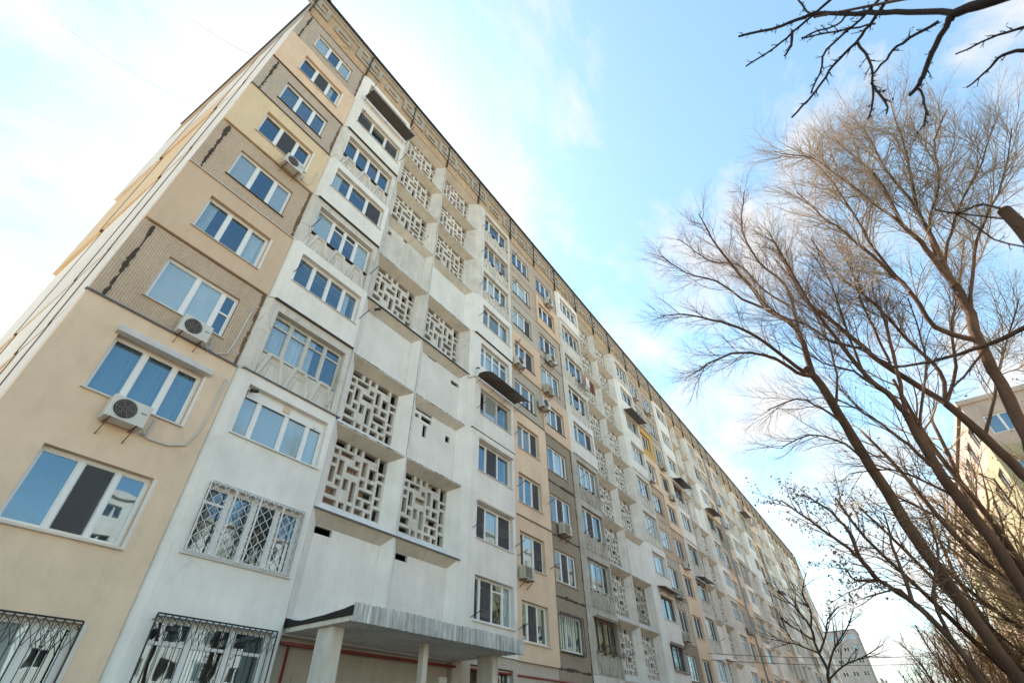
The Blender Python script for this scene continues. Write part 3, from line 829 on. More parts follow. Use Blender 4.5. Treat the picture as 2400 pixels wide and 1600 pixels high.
def S(style, splits, codes, **k):
    return dict(style=style, splits=splits, codes=codes, **k)
def P_(m, yf, splits=(0.34, 0.67), codes='nnn', **k):
    return dict(m=m, yf=yf, splits=splits, codes=codes, **k)
q4 = (0.25, 0.5, 0.75)
all4 = {0: 0.72, 1: 0.72, 2: 0.72, 3: 0.72}
X1 = XM
c1, c2, cd = X1 + 3.45, X1 + 6.60, X1 + 9.78
spec1 = {
 ('B', 1): S('ins', (0.34, 0.68), 'nhn', trans={0: 0.74, 1: 0.74, 2: 0.74}, zs=0.72, zt=2.42), ('B', 2): S('ins', q4, 'nnnr', trans={0: 0.74}, zs=0.86, zt=2.42), ('B', 3): S('ins', (0.20, 0.53, 0.80), 'bbbb', zs=0.98, zt=2.44),
 ('B', 4): S('rel', q4, 'cchn', trans=all4, wm='wood', sill=None), ('B', 5): S('ins', q4, 'nnnh', zs=1.05, zt=2.38), ('B', 6): S('rel', (0.30, 0.52, 0.74), 'bnnb', trans={1: 0.75, 2: 0.75}, sill='dsill'),
 ('B', 7): S('ins', (0.34, 0.68), 'hns', zs=1.05, zt=2.42), ('B', 8): S('rel', q4, 'nnrn', sill='dsill'), ('B', 9): S('ins', (0.33, 0.67), 'sns', zs=1.0, zt=2.36), ('B', 10): S('smo', q4, 'nnnn', trans={0: 0.7, 1: 0.7, 2: 0.7, 3: 0.7}, m='white'),
 ('D', 1): S('smo', (0.3, 0.6), 'nnn', m='grey'), ('D', 2): S('ins', (0.2, 0.5, 0.78), 'nsnb', trans={1: 0.78, 2: 0.78}, zs=0.95, zt=2.42), ('D', 3): S('ins', (0.3, 0.64), 'scs', mould=True), ('D', 4): S('ins', (0.28, 0.62), 'nsn', mould=True),
 ('D', 5): S('ins', (0.22, 0.60), 'nbn', wm='wood'), ('D', 6): S('smo', (0.22, 0.48, 0.74), 'cccn', trans={0: 0.7, 1: 0.7, 2: 0.7, 3: 0.7}, wm='pvc', m='white', sill=None), ('D', 7): S('ins', (0.28, 0.68), 'nnh'), ('D', 8): S('rel', q4, 'nbnn', m='oldwhite'),
 ('D', 9): S('rel', q4, 'nncn', trans=all4, wm='wood', sill='dsill'), ('D', 10): S('rel', (0.25, 0.7), 'nnn', sill='dsill'),
 ('C1', 1): False, ('C2', 1): False,
 ('C1', 2): ('p', 'white', 'white', [(c1 + 0.34, c1 + 0.95, J(2) + 2.22, J(2) + 2.43)]), ('C2', 2): ('p', 'white', 'white', [(c2 + 0.34, c2 + 0.90, J(2) + 2.22, J(2) + 2.43)]),
 ('C1', 5): ('p', 'white', 'white', []), ('C2', 5): ('p', 'white', 'white', [(11.68, 12.24, 14.86, 15.04), (13.30, 13.86, 14.36, 14.56)]),
 ('C2', 4): ('p', 'white', 'white', [(11.40, 12.35, 12.0, 12.12), (11.40, 11.62, 11.70, 11.86), (11.75, 12.35, 11.70, 11.90), (11.90, 12.12, 11.02, 11.55), (13.24, 13.52, 11.38, 11.66)]),
 ('C1', 7): ('p', 'oldwhite', 'white', [(8.25, 8.62, 20.55, 20.70), (8.25, 8.45, 19.95, 20.2), (9.2, 9.42, 20.35, 20.62)]), ('C2', 7): ('p', 'white', 'white', [(11.40, 12.0, 20.54, 20.68)]),
 ('E', 1): P_('grey', 0.0), ('E', 2): P_('cream', -0.1, (0.3, 0.66), 'nsn'), ('E', 3): P_('cream', -0.1, (0.24, 0.62), 'sbs'), ('E', 4): P_('cream', -0.1, codes='nns'), ('E', 5): P_('cream', -0.1, codes='hns'),
 ('E', 6): P_('grey', 0.0, (0.36, 0.78), 'nnn', sill='dsill'), ('E', 7): P_('peach', -0.08, (0.30, 0.62), 'nns', sill='dsill'), ('E', 8): P_('grey', 0.0, (0.3, 0.66), 'bbs', sill='dsill'), ('E', 9): P_('gtile', 0.0, (0.36, 0.8), 'bbn', sill='dsill'), ('E', 10): P_('gtile', 0.0, sill='dsill'),
 ('F', 1): P_('btile', 0.0, codes='ccn'), ('F', 2): P_('btile', 0.0, codes='cch', sill='dsill'), ('F', 3): P_('btile', 0.0, codes='nsn'), ('F', 4): P_('btile', 0.0, (0.33, 0.66), 'nsh'), ('F', 5): P_('btile', 0.0, (0.38, 0.78), 'hcn'),
 ('F', 6): P_('peach', -0.08, codes='bns', sill='dsill'), ('F', 7): P_('gtile', 0.0, codes='bbn'), ('F', 8): P_('gtile', 0.0, codes='nsn', sill='dsill'), ('F', 9): P_('peach', -0.08, codes='nns'), ('F', 10): P_('gtile', 0.0, codes='nnn', sill='dsill')}
module(BLD, 0, X1, spec1, 2, ('white', 'white'))
X2 = XM + ML
spec2 = {
 ('B', 2): S('rel', q4, 'nhnn', wm='bwood', m='conc', sill='dsill'), ('B', 3): S('rel', q4, 'ncnn', m='conc', wm='wood'), ('B', 4): S('rel', (0.3, 0.6), 'nsn', m='conc', sill='dsill'), ('B', 5): S('rel', q4, 'cccc', m='conc', sill='dsill'),
 ('B', 6): S('ins', (0.3, 0.7), 'nns'), ('B', 7): S('rel', (0.3, 0.7), 'nnn', m='oldwhite', sill='dsill'), ('B', 8): S('rel', (0.3, 0.7), 'nnn', m='oldwhite', sill='dsill'), ('B', 9): S('smo', q4, 'nnsn', m='oldwhite'), ('B', 10): S('ins', q4, 'nnnn'),
 ('D', 2): S('ins', (0.3, 0.65), 'nnn', wm='bwood'), ('D', 3): S('ins', (0.5,), 'nn', wm='bwood'), ('D', 4): S('ins', (0.33, 0.66), 'bbb'), ('D', 5): S('rel', q4, 'bbbb', m='oldwhite'), ('D', 6): S('rel', q4, 'bnbs', m='oldwhite'),
 ('D', 7): S('ins', q4, 'bbbs', mould=True), ('D', 8): S('ins', (0.3, 0.65), 'nbn', wm='wood'), ('D', 9): S('ins', (0.33, 0.66), 'nns'), ('D', 10): S('rel', q4, 'nnnn', m='oldwhite', sill='dsill'),
 ('C2', 4): ('p', 'white', 'white', []), ('C2', 3): ('g', 'oldwhite', 'conc', None),
 ('E', 1): P_('btile', 0.0), ('E', 2): P_('btile', 0.0, codes='ccn', sill='dsill'), ('E', 3): P_('grey', 0.0, codes='nss'), ('E', 4): P_('grey', 0.0, codes='ncs'), ('E', 5): P_('tile', 0.0, codes='bbb'), ('E', 6): P_('tile', 0.0, codes='bbs', sill='dsill'), ('E', 7): P_('cream', -0.09, codes='nsn'),
 ('E', 8): P_('orange', -0.10, codes='nsn'), ('E', 9): P_('grey', 0.0, sill='dsill'), ('E', 10): P_('gtile', 0.0),
 ('F', 1): P_('cream', -0.09), ('F', 2): P_('cream', -0.09, codes='nss'), ('F', 3): P_('cream', -0.09, codes='bss'), ('F', 4): P_('cream', -0.09, codes='nss'), ('F', 5): P_('tile', 0.0, codes='bss'), ('F', 6): P_('cream', -0.09, codes='nss'), ('F', 7): P_('cream', -0.09, (0.4,), 'ns'), ('F', 8): P_('grey', 0.0, codes='nsn'), ('F', 9): P_('gtile', 0.0, codes='bnn', sill='dsill'), ('F', 10): P_('gtile', 0.0)}
module(BLD, 1, X2, spec2, 2, ('oldwhite', 'oldwhite'))
for k in range(2, NM):
    sp = {}
    if k == 2:
        sp = {('F', n): P_('peach', -0.09, codes='nsn') for n in range(1, 11)}
    module(BLD, k, XM + k * ML, sp, 1, ('oldwhite', 'oldwhite'))
MB().box(XEND + 0.002, XEND + 0.3, 0.0, 12.7, 0.0, 31.84).build('far_gable', 'conc', BLD)

# metal flashings on top of the rendered insulation
def flashing(x0, x1, z, yf, m='flash'):
    MB().prism([(yf - 0.05, z - 0.035), (yf - 0.055, z + 0.0), (0.02, z + 0.035), (0.02, z + 0.012), (yf - 0.03, z - 0.012)], 'x', x0, x1).build('flashing', m, BLD)
flashing(XA - 0.05, XM, J(4) + 0.01, -0.09)
flashing(XM + 0.12, c1 - 0.02, J(4) + 0.01, -0.20)
flashing(c1 - 0.02, cd + 0.05, J(3) + 0.0, -0.02)
flashing(c1, cd + 0.05, J(6) + 0.01, -0.02)
flashing(XA - 0.02, XM, J(6) + 0.0, -0.08, 'sill')
flashing(XA - 0.02, XM, J(8) + 0.0, -0.08, 'coping')
flashing(X1 + 13.45, X1 + 16.55, J(6) + 0.0, -0.10, 'coping')
flashing(X1 + 13.5, X1 + 16.5, J(4) + 0.0, -0.10, 'coping')
flashing(XA - 0.02, XM, J(9), 0.0, 'rust_joint')
flashing(X2 + 13.45, X2 + 16.55, J(9), -0.10, 'coping')
for (xx, n) in ((X1, 5), (X1, 7), (X1, 9), (X1 + 9.78, 5), (X1 + 9.78, 7)):
    wdt = 3.45 if xx == X1 else 3.67
    MB().box(xx + 0.2, xx + wdt - 0.15, -0.225, -0.13, J(n) - 0.03, J(n) + 0.004).build('drip_edge', 'dsill', BLD)

# opaque heads, roller box, vents on the third-floor balcony glazing and end bay
o = MB().box(4.95, 7.45, -0.045, -0.03, J(3) + 2.12, J(3) + 2.385).build('head_panel', 'pvc', BLD)
o = MB().box(6.05, 6.27, -0.075, -0.045, J(3) + 2.20, J(3) + 2.37).build('yellowed_vent', 'cream', BLD)
vb = MB(); vb.tube([(7.18, -0.09, J(3) + 2.23), (7.18, -0.044, J(3) + 2.23)], 0.085, 16); vb.build('round_vent', 'pvc', BLD)
MB().prism([(-0.09, 0), (-0.25, 0.02), (-0.27, 0.12), (-0.22, 0.19), (-0.09, 0.21)], 'x', 1.66, 3.86).build('roller_shutter_box', 'sill', BLD, (0, 0, J(3) + 2.10))
# light plaster margins round the rendered openings of the end bay
for n in (1, 2, 3, 5, 7, 9):
    yf = A[n][1]
    b = MB()
    b.box(3.772, 3.84, yf - 0.003, yf + 0.1, J(n) + 0.66, J(n) + 2.12)
    b.build('plaster_margin', 'white', BLD)

# entrance recess under the canopy
b = MB(); b.box(7.86, 14.17, 0.20, 0.62, 0.0, J(2) - 0.35); b.build('entrance_wall', 'grey', BLD)
for (xa, xb, za, zb) in ((8.5, 9.5, 2.35, 2.95), (8.4, 9.45, 1.4, 2.2), (9.9, 10.6, 2.0, 2.85), (12.2, 13.2, 1.5, 2.4)):
    MB().box(xa, xb, 0.17, 0.2, za, zb).build('wall_recess_panel', 'grey', BLD)
b = MB(); b.box(7.86, 14.17, 0.02, 0.62, J(2) - 0.34, J(2) - 0.006); b.build('entrance_lintel', 'white', BLD)
od = MB().box(13.75, 14.12, 0.14, 0.2, 0.2, 3.35).build('entrance_door', 'pvc', BLD)
MB().box(13.82, 14.06, 0.125, 0.14, 1.6, 3.2).build('pane', 'glass', od)

# window bars
def bars_iron(x0, x1, z0, z1, y, label, m='black', dx=0.14):
    t = thing('window_grille', label, 'window bars', ((x0 + x1) / 2, y, z0))
    cx = (x0 + x1) / 2
    b = MB()
    for (a, c_, d, e) in ((x0, x1, z0, z0), (x0, x1, z1, z1), (x0, x0, z0, z1), (x1, x1, z0, z1)):
        b.tube([(a - cx, 0, d - z0), (c_ - cx, 0, e - z0)], 0.016, 6)
    b.build('outer_frame', m, t)
    n = int((x1 - x0) / dx)
    for i in range(1, n):
        x = x0 + (x1 - x0) * i / n - cx
        MB().tube([(x, 0, 0), (x, 0, z1 - z0)], 0.008, 5).build('bar', m, t)
    h = z1 - z0
    for i in range(n):
        xa = x0 + (x1 - x0) * i / n - cx; xb = x0 + (x1 - x0) * (i + 1) / n - cx
        b = MB()
        for s in (0, 1):
            a, c_ = (xa, xb) if s == 0 else (xb, xa)
            b.tube([(a, -0.012, h - 0.02), (a + (c_ - a) * 0.75, -0.03, h - 0.12), (a + (c_ - a) * 0.85, -0.03, h - 0.22), (a + (c_ - a) * 0.3, -0.02, h - 0.36), (a + (c_ - a) * 0.08, -0.012, h - 0.45)], 0.006, 4)
        b.build('scroll', m, t)
    b = MB()
    for q in ((x0, z0 + 0.1), (x1, z0 + 0.1), (x0, z1 - 0.1), (x1, z1 - 0.1)):
        b.tube([(q[0] - cx, 0, q[1] - z0), (q[0] - cx, 0.2, q[1] - z0)], 0.01, 4)
    b.build('wall_fixing', m, t)
    return t
bars_iron(1.70, 3.72, J(1) + 0.6, J(1) + 2.14, -0.22, 'black scrolled iron bars over the lowest cream-wall window')
bars_iron(4.82, 7.50, J(1) + 0.62, J(1) + 2.43, -0.36, 'black scrolled iron bars over the lowest white-wall window')
bars_iron(X1 + 16.80, X1 + 18.95, J(2) + 0.62, J(2) + 2.14, -0.12, 'dark iron bars on the lowest window of the brown tiled column', 'black', 0.17)
bars_iron(X2 + 0.44, X2 + 3.12, J(2) + 0.9, J(2) + 2.46, -0.3, 'rusty iron bars on the lowest relief balcony of the second section', 'rust', 0.16)
bars_iron(X2 + 10.5, X2 + 13.1, J(2) + 0.9, J(2) + 2.44, -0.3, 'rusty scrolled bars on the lowest white balcony before the cream wall', 'rust', 0.16)
# white diamond lattice over the second-floor balcony window
t = thing('window_grille', 'white diamond lattice grille over the second-lowest white balcony window', 'window bars', (6.16, -0.30, J(2) + 0.86))
gx0, gx1, gh = -1.30, 1.30, 1.57
b = MB()
for (a, c_, d, e) in ((gx0, gx1, 0, 0), (gx0, gx1, gh, gh), (gx0, gx0, 0, gh), (gx1, gx1, 0, gh)):
    b.tube([(a, 0, d), (c_, 0, e)], 0.018, 6)
b.build('outer_frame', 'whiteiron', t)
for i in range(1, 4):
    MB().box(gx0 + (gx1 - gx0) * i / 4 - 0.02, gx0 + (gx1 - gx0) * i / 4 + 0.02, -0.012, 0.012, 0.02, gh - 0.02).build('bar', 'whiteiron', t)
for i in range(20):
    x = gx0 + (gx1 - gx0) * (i + 0.5) / 20
    s = 1 if i % 2 else -1
    pts = [(x + s * 0.055 * math.cos(q * math.pi), -0.016, gh * q / 12) for q in range(13)]
    MB().tube(pts, 0.0095, 5).build('wavy_bar', 'whiteiron', t)
b = MB()
for q in ((gx0, 0.05), (gx1, 0.05), (gx0, gh - 0.05), (gx1, gh - 0.05)):
    b.tube([(q[0], 0, q[1]), (q[0], 0.12, q[1])], 0.012, 4)
b.build('wall_fixing', 'whiteiron', t)

# ------------------------------------------------------------------ entrance canopy
CAN = thing('entrance_canopy', 'concrete entrance canopy with streaked corrugated fascia over the doorway', 'canopy', (11.2, -1.3, 0))
cx0, cy0 = 11.2, -1.3
def can(b, name, m):
    o = b.build(name, m, CAN); o.location = (-cx0, -cy0, 0); return o
b = MB()
n = 60
for i in range(n):          # soffit cast against ribbed sheet
    ya, yb = -2.48 + 2.46 * i / n, -2.48 + 2.46 * (i + 1) / n
    za, zb = 3.80 + 0.007 * math.sin(i * 1.6), 3.80 + 0.007 * math.sin((i + 1) * 1.6)
    b.quad((7.87, ya, za), (14.48, ya, za), (14.48, yb, zb), (7.87, yb, zb))
b.quad((7.87, -2.48, 3.80), (7.87, -0.02, 3.80), (7.87, -0.02, 3.90), (7.87, -2.48, 3.90))
b.quad((14.48, -2.48, 3.80), (14.48, -2.48, 3.90), (14.48, -0.02, 3.90), (14.48, -0.02, 3.80))
b.quad((7.87, -2.48, 3.90), (7.87, -0.02, 3.90), (14.48, -0.02, 3.90), (14.48, -2.48, 3.90))
can(b, 'roof_slab', 'oldwhite')
b = MB()
r = random.Random(3)
xs = []
n = 160
for i in range(n + 1):
    x = 7.86 + (14.52 - 7.86) * i / n
    ph = (x / 0.235) * 2 * math.pi
    y = -2.56 - 0.045 * (math.cos(ph) + 0.35 * math.cos(2 * ph))
    zb = 3.765 + 0.022 * max(0, math.cos(ph + 2.6)) ** 2 + r.uniform(-0.006, 0.006)
    zt = 4.155 + 0.012 * math.sin(x * 2.1) + r.uniform(-0.008, 0.008)
    xs.append((x, y, zb, zt))
for i in range(n):
    (xa, ya, ba, ta), (xb, yb, bb, tb) = xs[i], xs[i + 1]
    b.quad((xa, ya, ba), (xb, yb, bb), (xb, yb, tb), (xa, ya, ta))
    b.quad((xa, -2.48, ba), (xa, -2.48, ta), (xb, -2.48, tb), (xb, -2.48, bb))
    b.quad((xa, ya, ta), (xb, yb, tb), (xb, -2.48, tb), (xa, -2.48, ta))
    b.quad((xa, ya, ba), (xa, -2.48, ba), (xb, -2.48, bb), (xb, yb, bb))
for e in (0, -1):
    x, y, zb, zt = xs[e]; b.quad((x, y, zb), (x, y, zt), (x, -2.48, zt), (x, -2.48, zb))
can(b, 'corrugated_fascia', 'fascia')
b = MB()
b.prism([(-2.47, 3.905), (-0.03, 3.905), (-0.03, 4.12), (-0.25, 4.04), (-0.7, 3.99), (-1.5, 4.01), (-2.2, 4.06), (-2.47, 4.10)], 'x', 7.83, 7.98)
b.prism([(-2.47, 3.902), (-0.03, 3.902), (-0.03, 4.0), (-2.47, 3.96)], 'x', 7.98, 14.47)
can(b, 'felt_roofing', 'tar')
b = MB(); ragged(b, (7.90, 4.08), (14.1, 4.03), 0.16, 0.005, 0.03, 9, 0.9, 0.2, 0.1); can(b, 'felt_upstand', 'tar')
for (xa, xb, ya, yb) in ((8.0, 8.32, -1.70, -1.16), (11.02, 11.2, -1.70, -1.52), (14.05, 14.34, -1.70, -1.12)):
    can(MB().box(xa, xb, ya, yb, 0.0, 3.79), 'column', 'oldwhite')
b = MB()
b.box(7.9, 14.4, -2.3, -0.07, 0.0, 0.45)
can(b, 'entrance_step', 'slab')

gp = thing('gas_pipe', 'red painted gas pipe along the wall below the canopy', 'pipe', (8.1, -0.02, 0))
MB().tube([(-0.25, 0, 3.60), (10.0, 0, 3.66), (30.0, -0.16, 3.72)], 0.038, 10).build('horizontal_run', 'red', gp, smooth=True)
MB().tube([(-0.02, -0.02, 3.58), (-0.02, -0.02, 0.0)], 0.034, 10).build('vertical_run', 'red', gp, smooth=True)
dp = thing('drainpipe', 'pale blue drainpipe running down the facade of the third section', 'pipe', (XM + 2 * ML + 16.75, -0.18, 0))
MB().tube([(0, 0, 0.2), (0, 0, J(11) + 0.4)], 0.075, 10).build('pipe', 'bluep', dp, smooth=True)
for n in range(1, 11, 2):
    MB().box(-0.09, 0.09, -0.02, 0.19, J(n) + 1.0, J(n) + 1.05).build('bracket', 'rust', dp)
# ------------------------------------------------------------------ things fixed to the facade
ORD = ['', 'ground', 'second', 'third', 'fourth', 'fifth', 'sixth', 'seventh', 'eighth', 'ninth', 'top']
SECT = ['first', 'second', 'third', 'fourth', 'fifth', 'last']
def where(x, z):
    n = max(1, min(10, int((z + 0.9 - F0) / FH) + 1))
    if x < XM:
        return '%s-floor window of the end bay' % ORD[n]
    k = int((x - XM) / ML); o = (x - XM) - k * ML
    colm = 'near balcony bay' if o < 3.45 else 'stair bay' if o < 9.78 else 'far balcony bay' if o < 13.45 else 'flat bay beside the balconies' if o < 16.55 else 'last flat bay'
    return '%s-floor window, %s, %s section' % (ORD[n], colm, SECT[min(k, 5)])

def ac_parts():
    b = MB(); W, D, H = 0.80, 0.30, 0.55
    # casing with softened front edges
    b.prism([(0, 0), (0, D), (W, D), (W, 0), (W - 0.02, -0.015), (0.02, -0.015)], 'z', 0.0, H)
    cas = b.mesh('casing', 'acw')
    b = MB(); b.tube([(0.30, -0.022, 0.28), (0.30, -0.0145, 0.28)], 0.225, 28); dark = b.mesh('fan_opening', 'acd')
    b = MB()
    for rr in (0.235, 0.185, 0.135, 0.085, 0.04):
        pts = [(0.30 + rr * math.cos(a * math.pi / 12), -0.032, 0.28 + rr * math.sin(a * math.pi / 12)) for a in range(25)]
        b.tube(pts, 0.0045, 4, cap=False)
    for a in range(6):
        c, s = math.cos(a * math.pi / 3), math.sin(a * math.pi / 3)
        b.tube([(0.30 + 0.03 * c, -0.034, 0.28 + 0.03 * s), (0.30 + 0.235 * c, -0.034, 0.28 + 0.235 * s)], 0.004, 4)
    guard = b.mesh('fan_guard', 'acg')
    b = MB(); b.box(0.03, 0.05, -0.04, D + 0.1, -0.04, -0.002); b.prism([(0.0, -0.04), (0.38, -0.30), (0.38, -0.34), (0.02, -0.075)], 'x', 0.03, 0.045)
    br = b.mesh('bracket', 'rust')
    b = MB()
    for i in range(7):
        b.box(W - 0.0, W + 0.004, 0.05, 0.25, 0.10 + i * 0.055, 0.125 + i * 0.055)
    lou = b.mesh('side_louvre', 'acg')
    b = MB(); b.box(W - 0.19, W - 0.06, -0.018, -0.0145, 0.30, 0.345); plate = b.mesh('name_plate', 'acg')
    return [('casing', cas, (0, 0, 0)), ('fan_opening', dark, (0, 0, 0)), ('fan_guard', guard, (0, 0, 0)), ('bracket', br, (0.08, 0, 0)), ('bracket', br, (0.62, 0, 0)), ('side_louvre', lou, (0, 0, 0)), ('name_plate', plate, (0, 0, 0))]
ACP = ac_parts()
def ac_parts2():
    b = MB(); W, D, H = 0.80, 0.30, 0.55
    b.prism([(0, 0.02), (0, D), (W, D), (W, 0.02), (W - 0.03, 0.0), (0.03, 0.0)], 'z', 0.0, H)
    cas = b.mesh('casing', 'acb')
    dark = MB().box(0.07, 0.55, -0.006, 0.01, 0.05, 0.50).mesh('fan_opening', 'acd')
    b = MB()
    for i in range(12):
        b.box(0.06, 0.56, -0.018, -0.008, 0.06 + i * 0.037, 0.072 + i * 0.037)
    for x in (0.06, 0.305, 0.55):
        b.box(x - 0.008, x + 0.008, -0.024, -0.018, 0.05, 0.50)
    guard = b.mesh('fan_guard', 'acb')
    return [('casing', cas, (0, 0, 0)), ('fan_opening', dark, (0, 0, 0)), ('fan_guard', guard, (0, 0, 0))] + [q for q in ACP if q[0] in ('bracket', 'side_louvre')]
ACP2 = ac_parts2()
seen = {}
def aircon(x, z, yw=-0.1, label=None):
    l = label or ('air conditioner on brackets below the ' + where(x, z))
    while l in seen:
        l = 'second ' + l
    seen[l] = 1
    t = thing('air_conditioner', l, 'air conditioner', (x, yw - 0.36, z), 0, 'air conditioners on the facade')
    q = rng.uniform(0.9, 1.08); t.scale = (q, q, q * rng.uniform(0.94, 1.06))
    for nme, me, loc in (ACP2 if (x > XM and rng.random() < 0.4) else ACP):
        place(nme, me, t, loc)
    if rng.random() < 0.7 or x < XM:
        b = MB(); b.tube([(0.8, 0.15, 0.1), (0.92, 0.2, 0.0), (1.0, 0.32, 0.06), (1.03, 0.33, 0.5)], 0.018, 6); b.build('hose', 'hose', t, smooth=True)
    return t
aircon(2.25, 7.0, -0.09, 'air conditioner under the roller-shuttered window of the cream end bay')
aircon(2.66, 9.70, -0.0, 'dirty air conditioner in front of the lowest mosaic-tiled end window')
aircon(2.90, 18.0, -0.08, 'air conditioner below the window of the yellow panel')
for (x, z) in ((17.9, 6.95), (21.6, 9.75), (38.1, 9.62), (37.55, 6.9), (41.45, 12.3), (41.1, 20.65), (41.9, 18.05), (17.85, 18.1), (22.0, 26.15), (21.65, 20.65), (21.0, 17.9), (20.35, 16.55), (37.3, 26.2), (40.6, 26.2), (37.2, 18.1), (60.5, 23.4)):
    aircon(x, z)
r = random.Random(21)
used = set()
for k in range(2, 6):
    for _ in range(4 if k < 4 else 3):
        n = r.randint(2, 10); cc = r.choice([13.7, 16.9, 17.6, 14.3])
        key = (k, n, cc > 16)
        if key in used:
            continue
        used.add(key)
        aircon(XM + k * ML + cc, J(n) + 0.08)

# hose runs on the end bay
def hose(pts, rad, label, m='hose'):
    t = tag(MB().tube(pts, rad, 6).build('hose', m, None, smooth=True), label, 'hose')
hose([(3.1, -0.12, 7.05), (3.3, -0.13, 6.98), (3.7, -0.12, 7.0), (4.05, -0.12, 7.15), (4.2, -0.12, 7.6), (4.25, -0.12, 8.5), (4.28, -0.12, 9.2)], 0.022, 'pale insulated hose climbing from the cream bay air conditioner')
hose([(3.5, -0.03, 9.85), (3.8, -0.03, 9.78), (4.05, -0.03, 9.95), (4.12, -0.03, 10.5), (4.15, -0.03, 11.3), (4.2, -0.03, 11.75)], 0.022, 'pale hose beside the lowest mosaic-tiled panel')
hose([(3.75, -0.11, 18.2), (4.05, -0.11, 18.15), (4.2, -0.11, 18.5), (4.22, -0.11, 19.3)], 0.016, 'thin white hose on the yellow panel')

def awning_flat(x0, x1, z, yw, dpt, drop, m, label):
    t = thing('awning', label, 'awning', ((x0 + x1) / 2, yw, z), 0, 'awnings over balcony windows')
    w = (x1 - x0) / 2
    b = MB(); b.prism([(0, 0), (-dpt, -drop), (-dpt, -drop - 0.09), (-dpt + 0.015, -drop - 0.09), (-dpt + 0.015, -drop - 0.02), (0, -0.02)], 'x', -w, w); b.build('sheet', m, t)
    for s in (-w + 0.05, 0, w - 0.05):
        MB().tube([(s, 0, -0.45), (s, -dpt + 0.05, -drop - 0.03)], 0.012, 5).build('strut', 'black', t)
    return t
def awning_curved(x0, x1, z, yw, dpt, m, label, corr=False):
    t = thing('awning', label, 'awning', ((x0 + x1) / 2, yw, z), 0, 'awnings over balcony windows')
    w = (x1 - x0) / 2
    n = 10
    pr = []
    for i in range(n + 1):
        a = i / n
        pr.append((-dpt * a, 0.10 * math.sin(a * math.pi * 0.6) - 0.38 * a * a))
    b = MB()
    b.prism(pr + [(y, zq - 0.012) for y, zq in reversed(pr)], 'x', -w, w)
    b.build('sheet', m, t)
    for s in (-w, -w / 3, w / 3, w):
        MB().tube([(s, y, zq - 0.02) for y, zq in pr], 0.012, 5).build('rib', 'rust', t)
        MB().tube([(s, 0, -0.5), (s, -dpt * 0.7, -0.14)], 0.010, 5).build('strut', 'rust', t)
    return t
awning_flat(4.75, 7.70, J(10) + 0.72, -0.2, 0.68, 0.14, 'awn', 'dark flat awning under the topmost balcony of the first section')
awning_curved(14.55, 17.75, J(6) + 0.10, -0.2, 1.0, 'awn', 'curved brown awning on the far balcony of the first section')
awning_flat(X2 + 10.2, X2 + 13.4, J(8) + 2.55, -0.2, 0.8, 0.15, 'awng', 'grey awning beside the orange panel of the second section')
awning_flat(X2 + 10.3, X2 + 13.5, J(4) + 0.05, -0.2, 0.6, 0.12, 'awn', 'black awning below the blank white wall of the second section')
awning_flat(XM + 2 * ML + 0.3, XM + 2 * ML + 3.4, J(8) - 0.1, -0.2, 0.9, 0.2, 'awn', 'dark awning high on the near balcony of the third section')
awning_curved(XM + 2 * ML + 10.2, XM + 2 * ML + 13.3, J(8) + 0.05, -0.2, 0.9, 'awng', 'grey corrugated awning next to the blue drainpipe')
awning_flat(XM + 2 * ML + 0.3, XM + 2 * ML + 3.4, J(5) - 0.25, -0.2, 0.8, 0.2, 'awn', 'dark awning low on the near balcony of the third section')
awning_flat(XM + 3 * ML + 10.2, XM + 3 * ML + 13.3, J(10) + 0.05, -0.2, 0.9, 0.2, 'awn', 'dark awning near the roof of the fourth section')
awning_flat(XM + 4 * ML + 0.3, XM + 4 * ML + 3.4, J(7) + 0.05, -0.2, 0.9, 0.2, 'awn', 'dark awning on the fifth section behind the small tree')

def rack(x0, x1, z, yw, dpt=0.5, m='black', wires=4):
    l = 'clothesline brackets at the ' + where((x0 + x1) / 2, z)
    t = thing('clothesline', l, 'clothesline', ((x0 + x1) / 2, yw, z), 0, 'clotheslines outside the windows')
    w = (x1 - x0) / 2
    for s in (-w, w):
        MB().tube([(s, 0, 0), (s, -dpt, 0.16)], 0.014, 5).build('arm', m, t)
        b = MB()
        for i in range(wires):
            q = 0.35 + 0.6 * i / (wires - 1)
            b.tube([(s, -dpt * q, 0.16 * q), (s, -dpt * q, 0.16 * q + 0.05)], 0.01, 4)
        b.build('pegs', m, t)
    for i in range(wires):
        q = 0.35 + 0.6 * i / (wires - 1)
        MB().tube([(-w, -dpt * q, 0.16 * q + 0.04), (0, -dpt * q, 0.16 * q + 0.015), (w, -dpt * q, 0.16 * q + 0.04)], 0.0035, 3).build('line', 'hose', t)
    return t
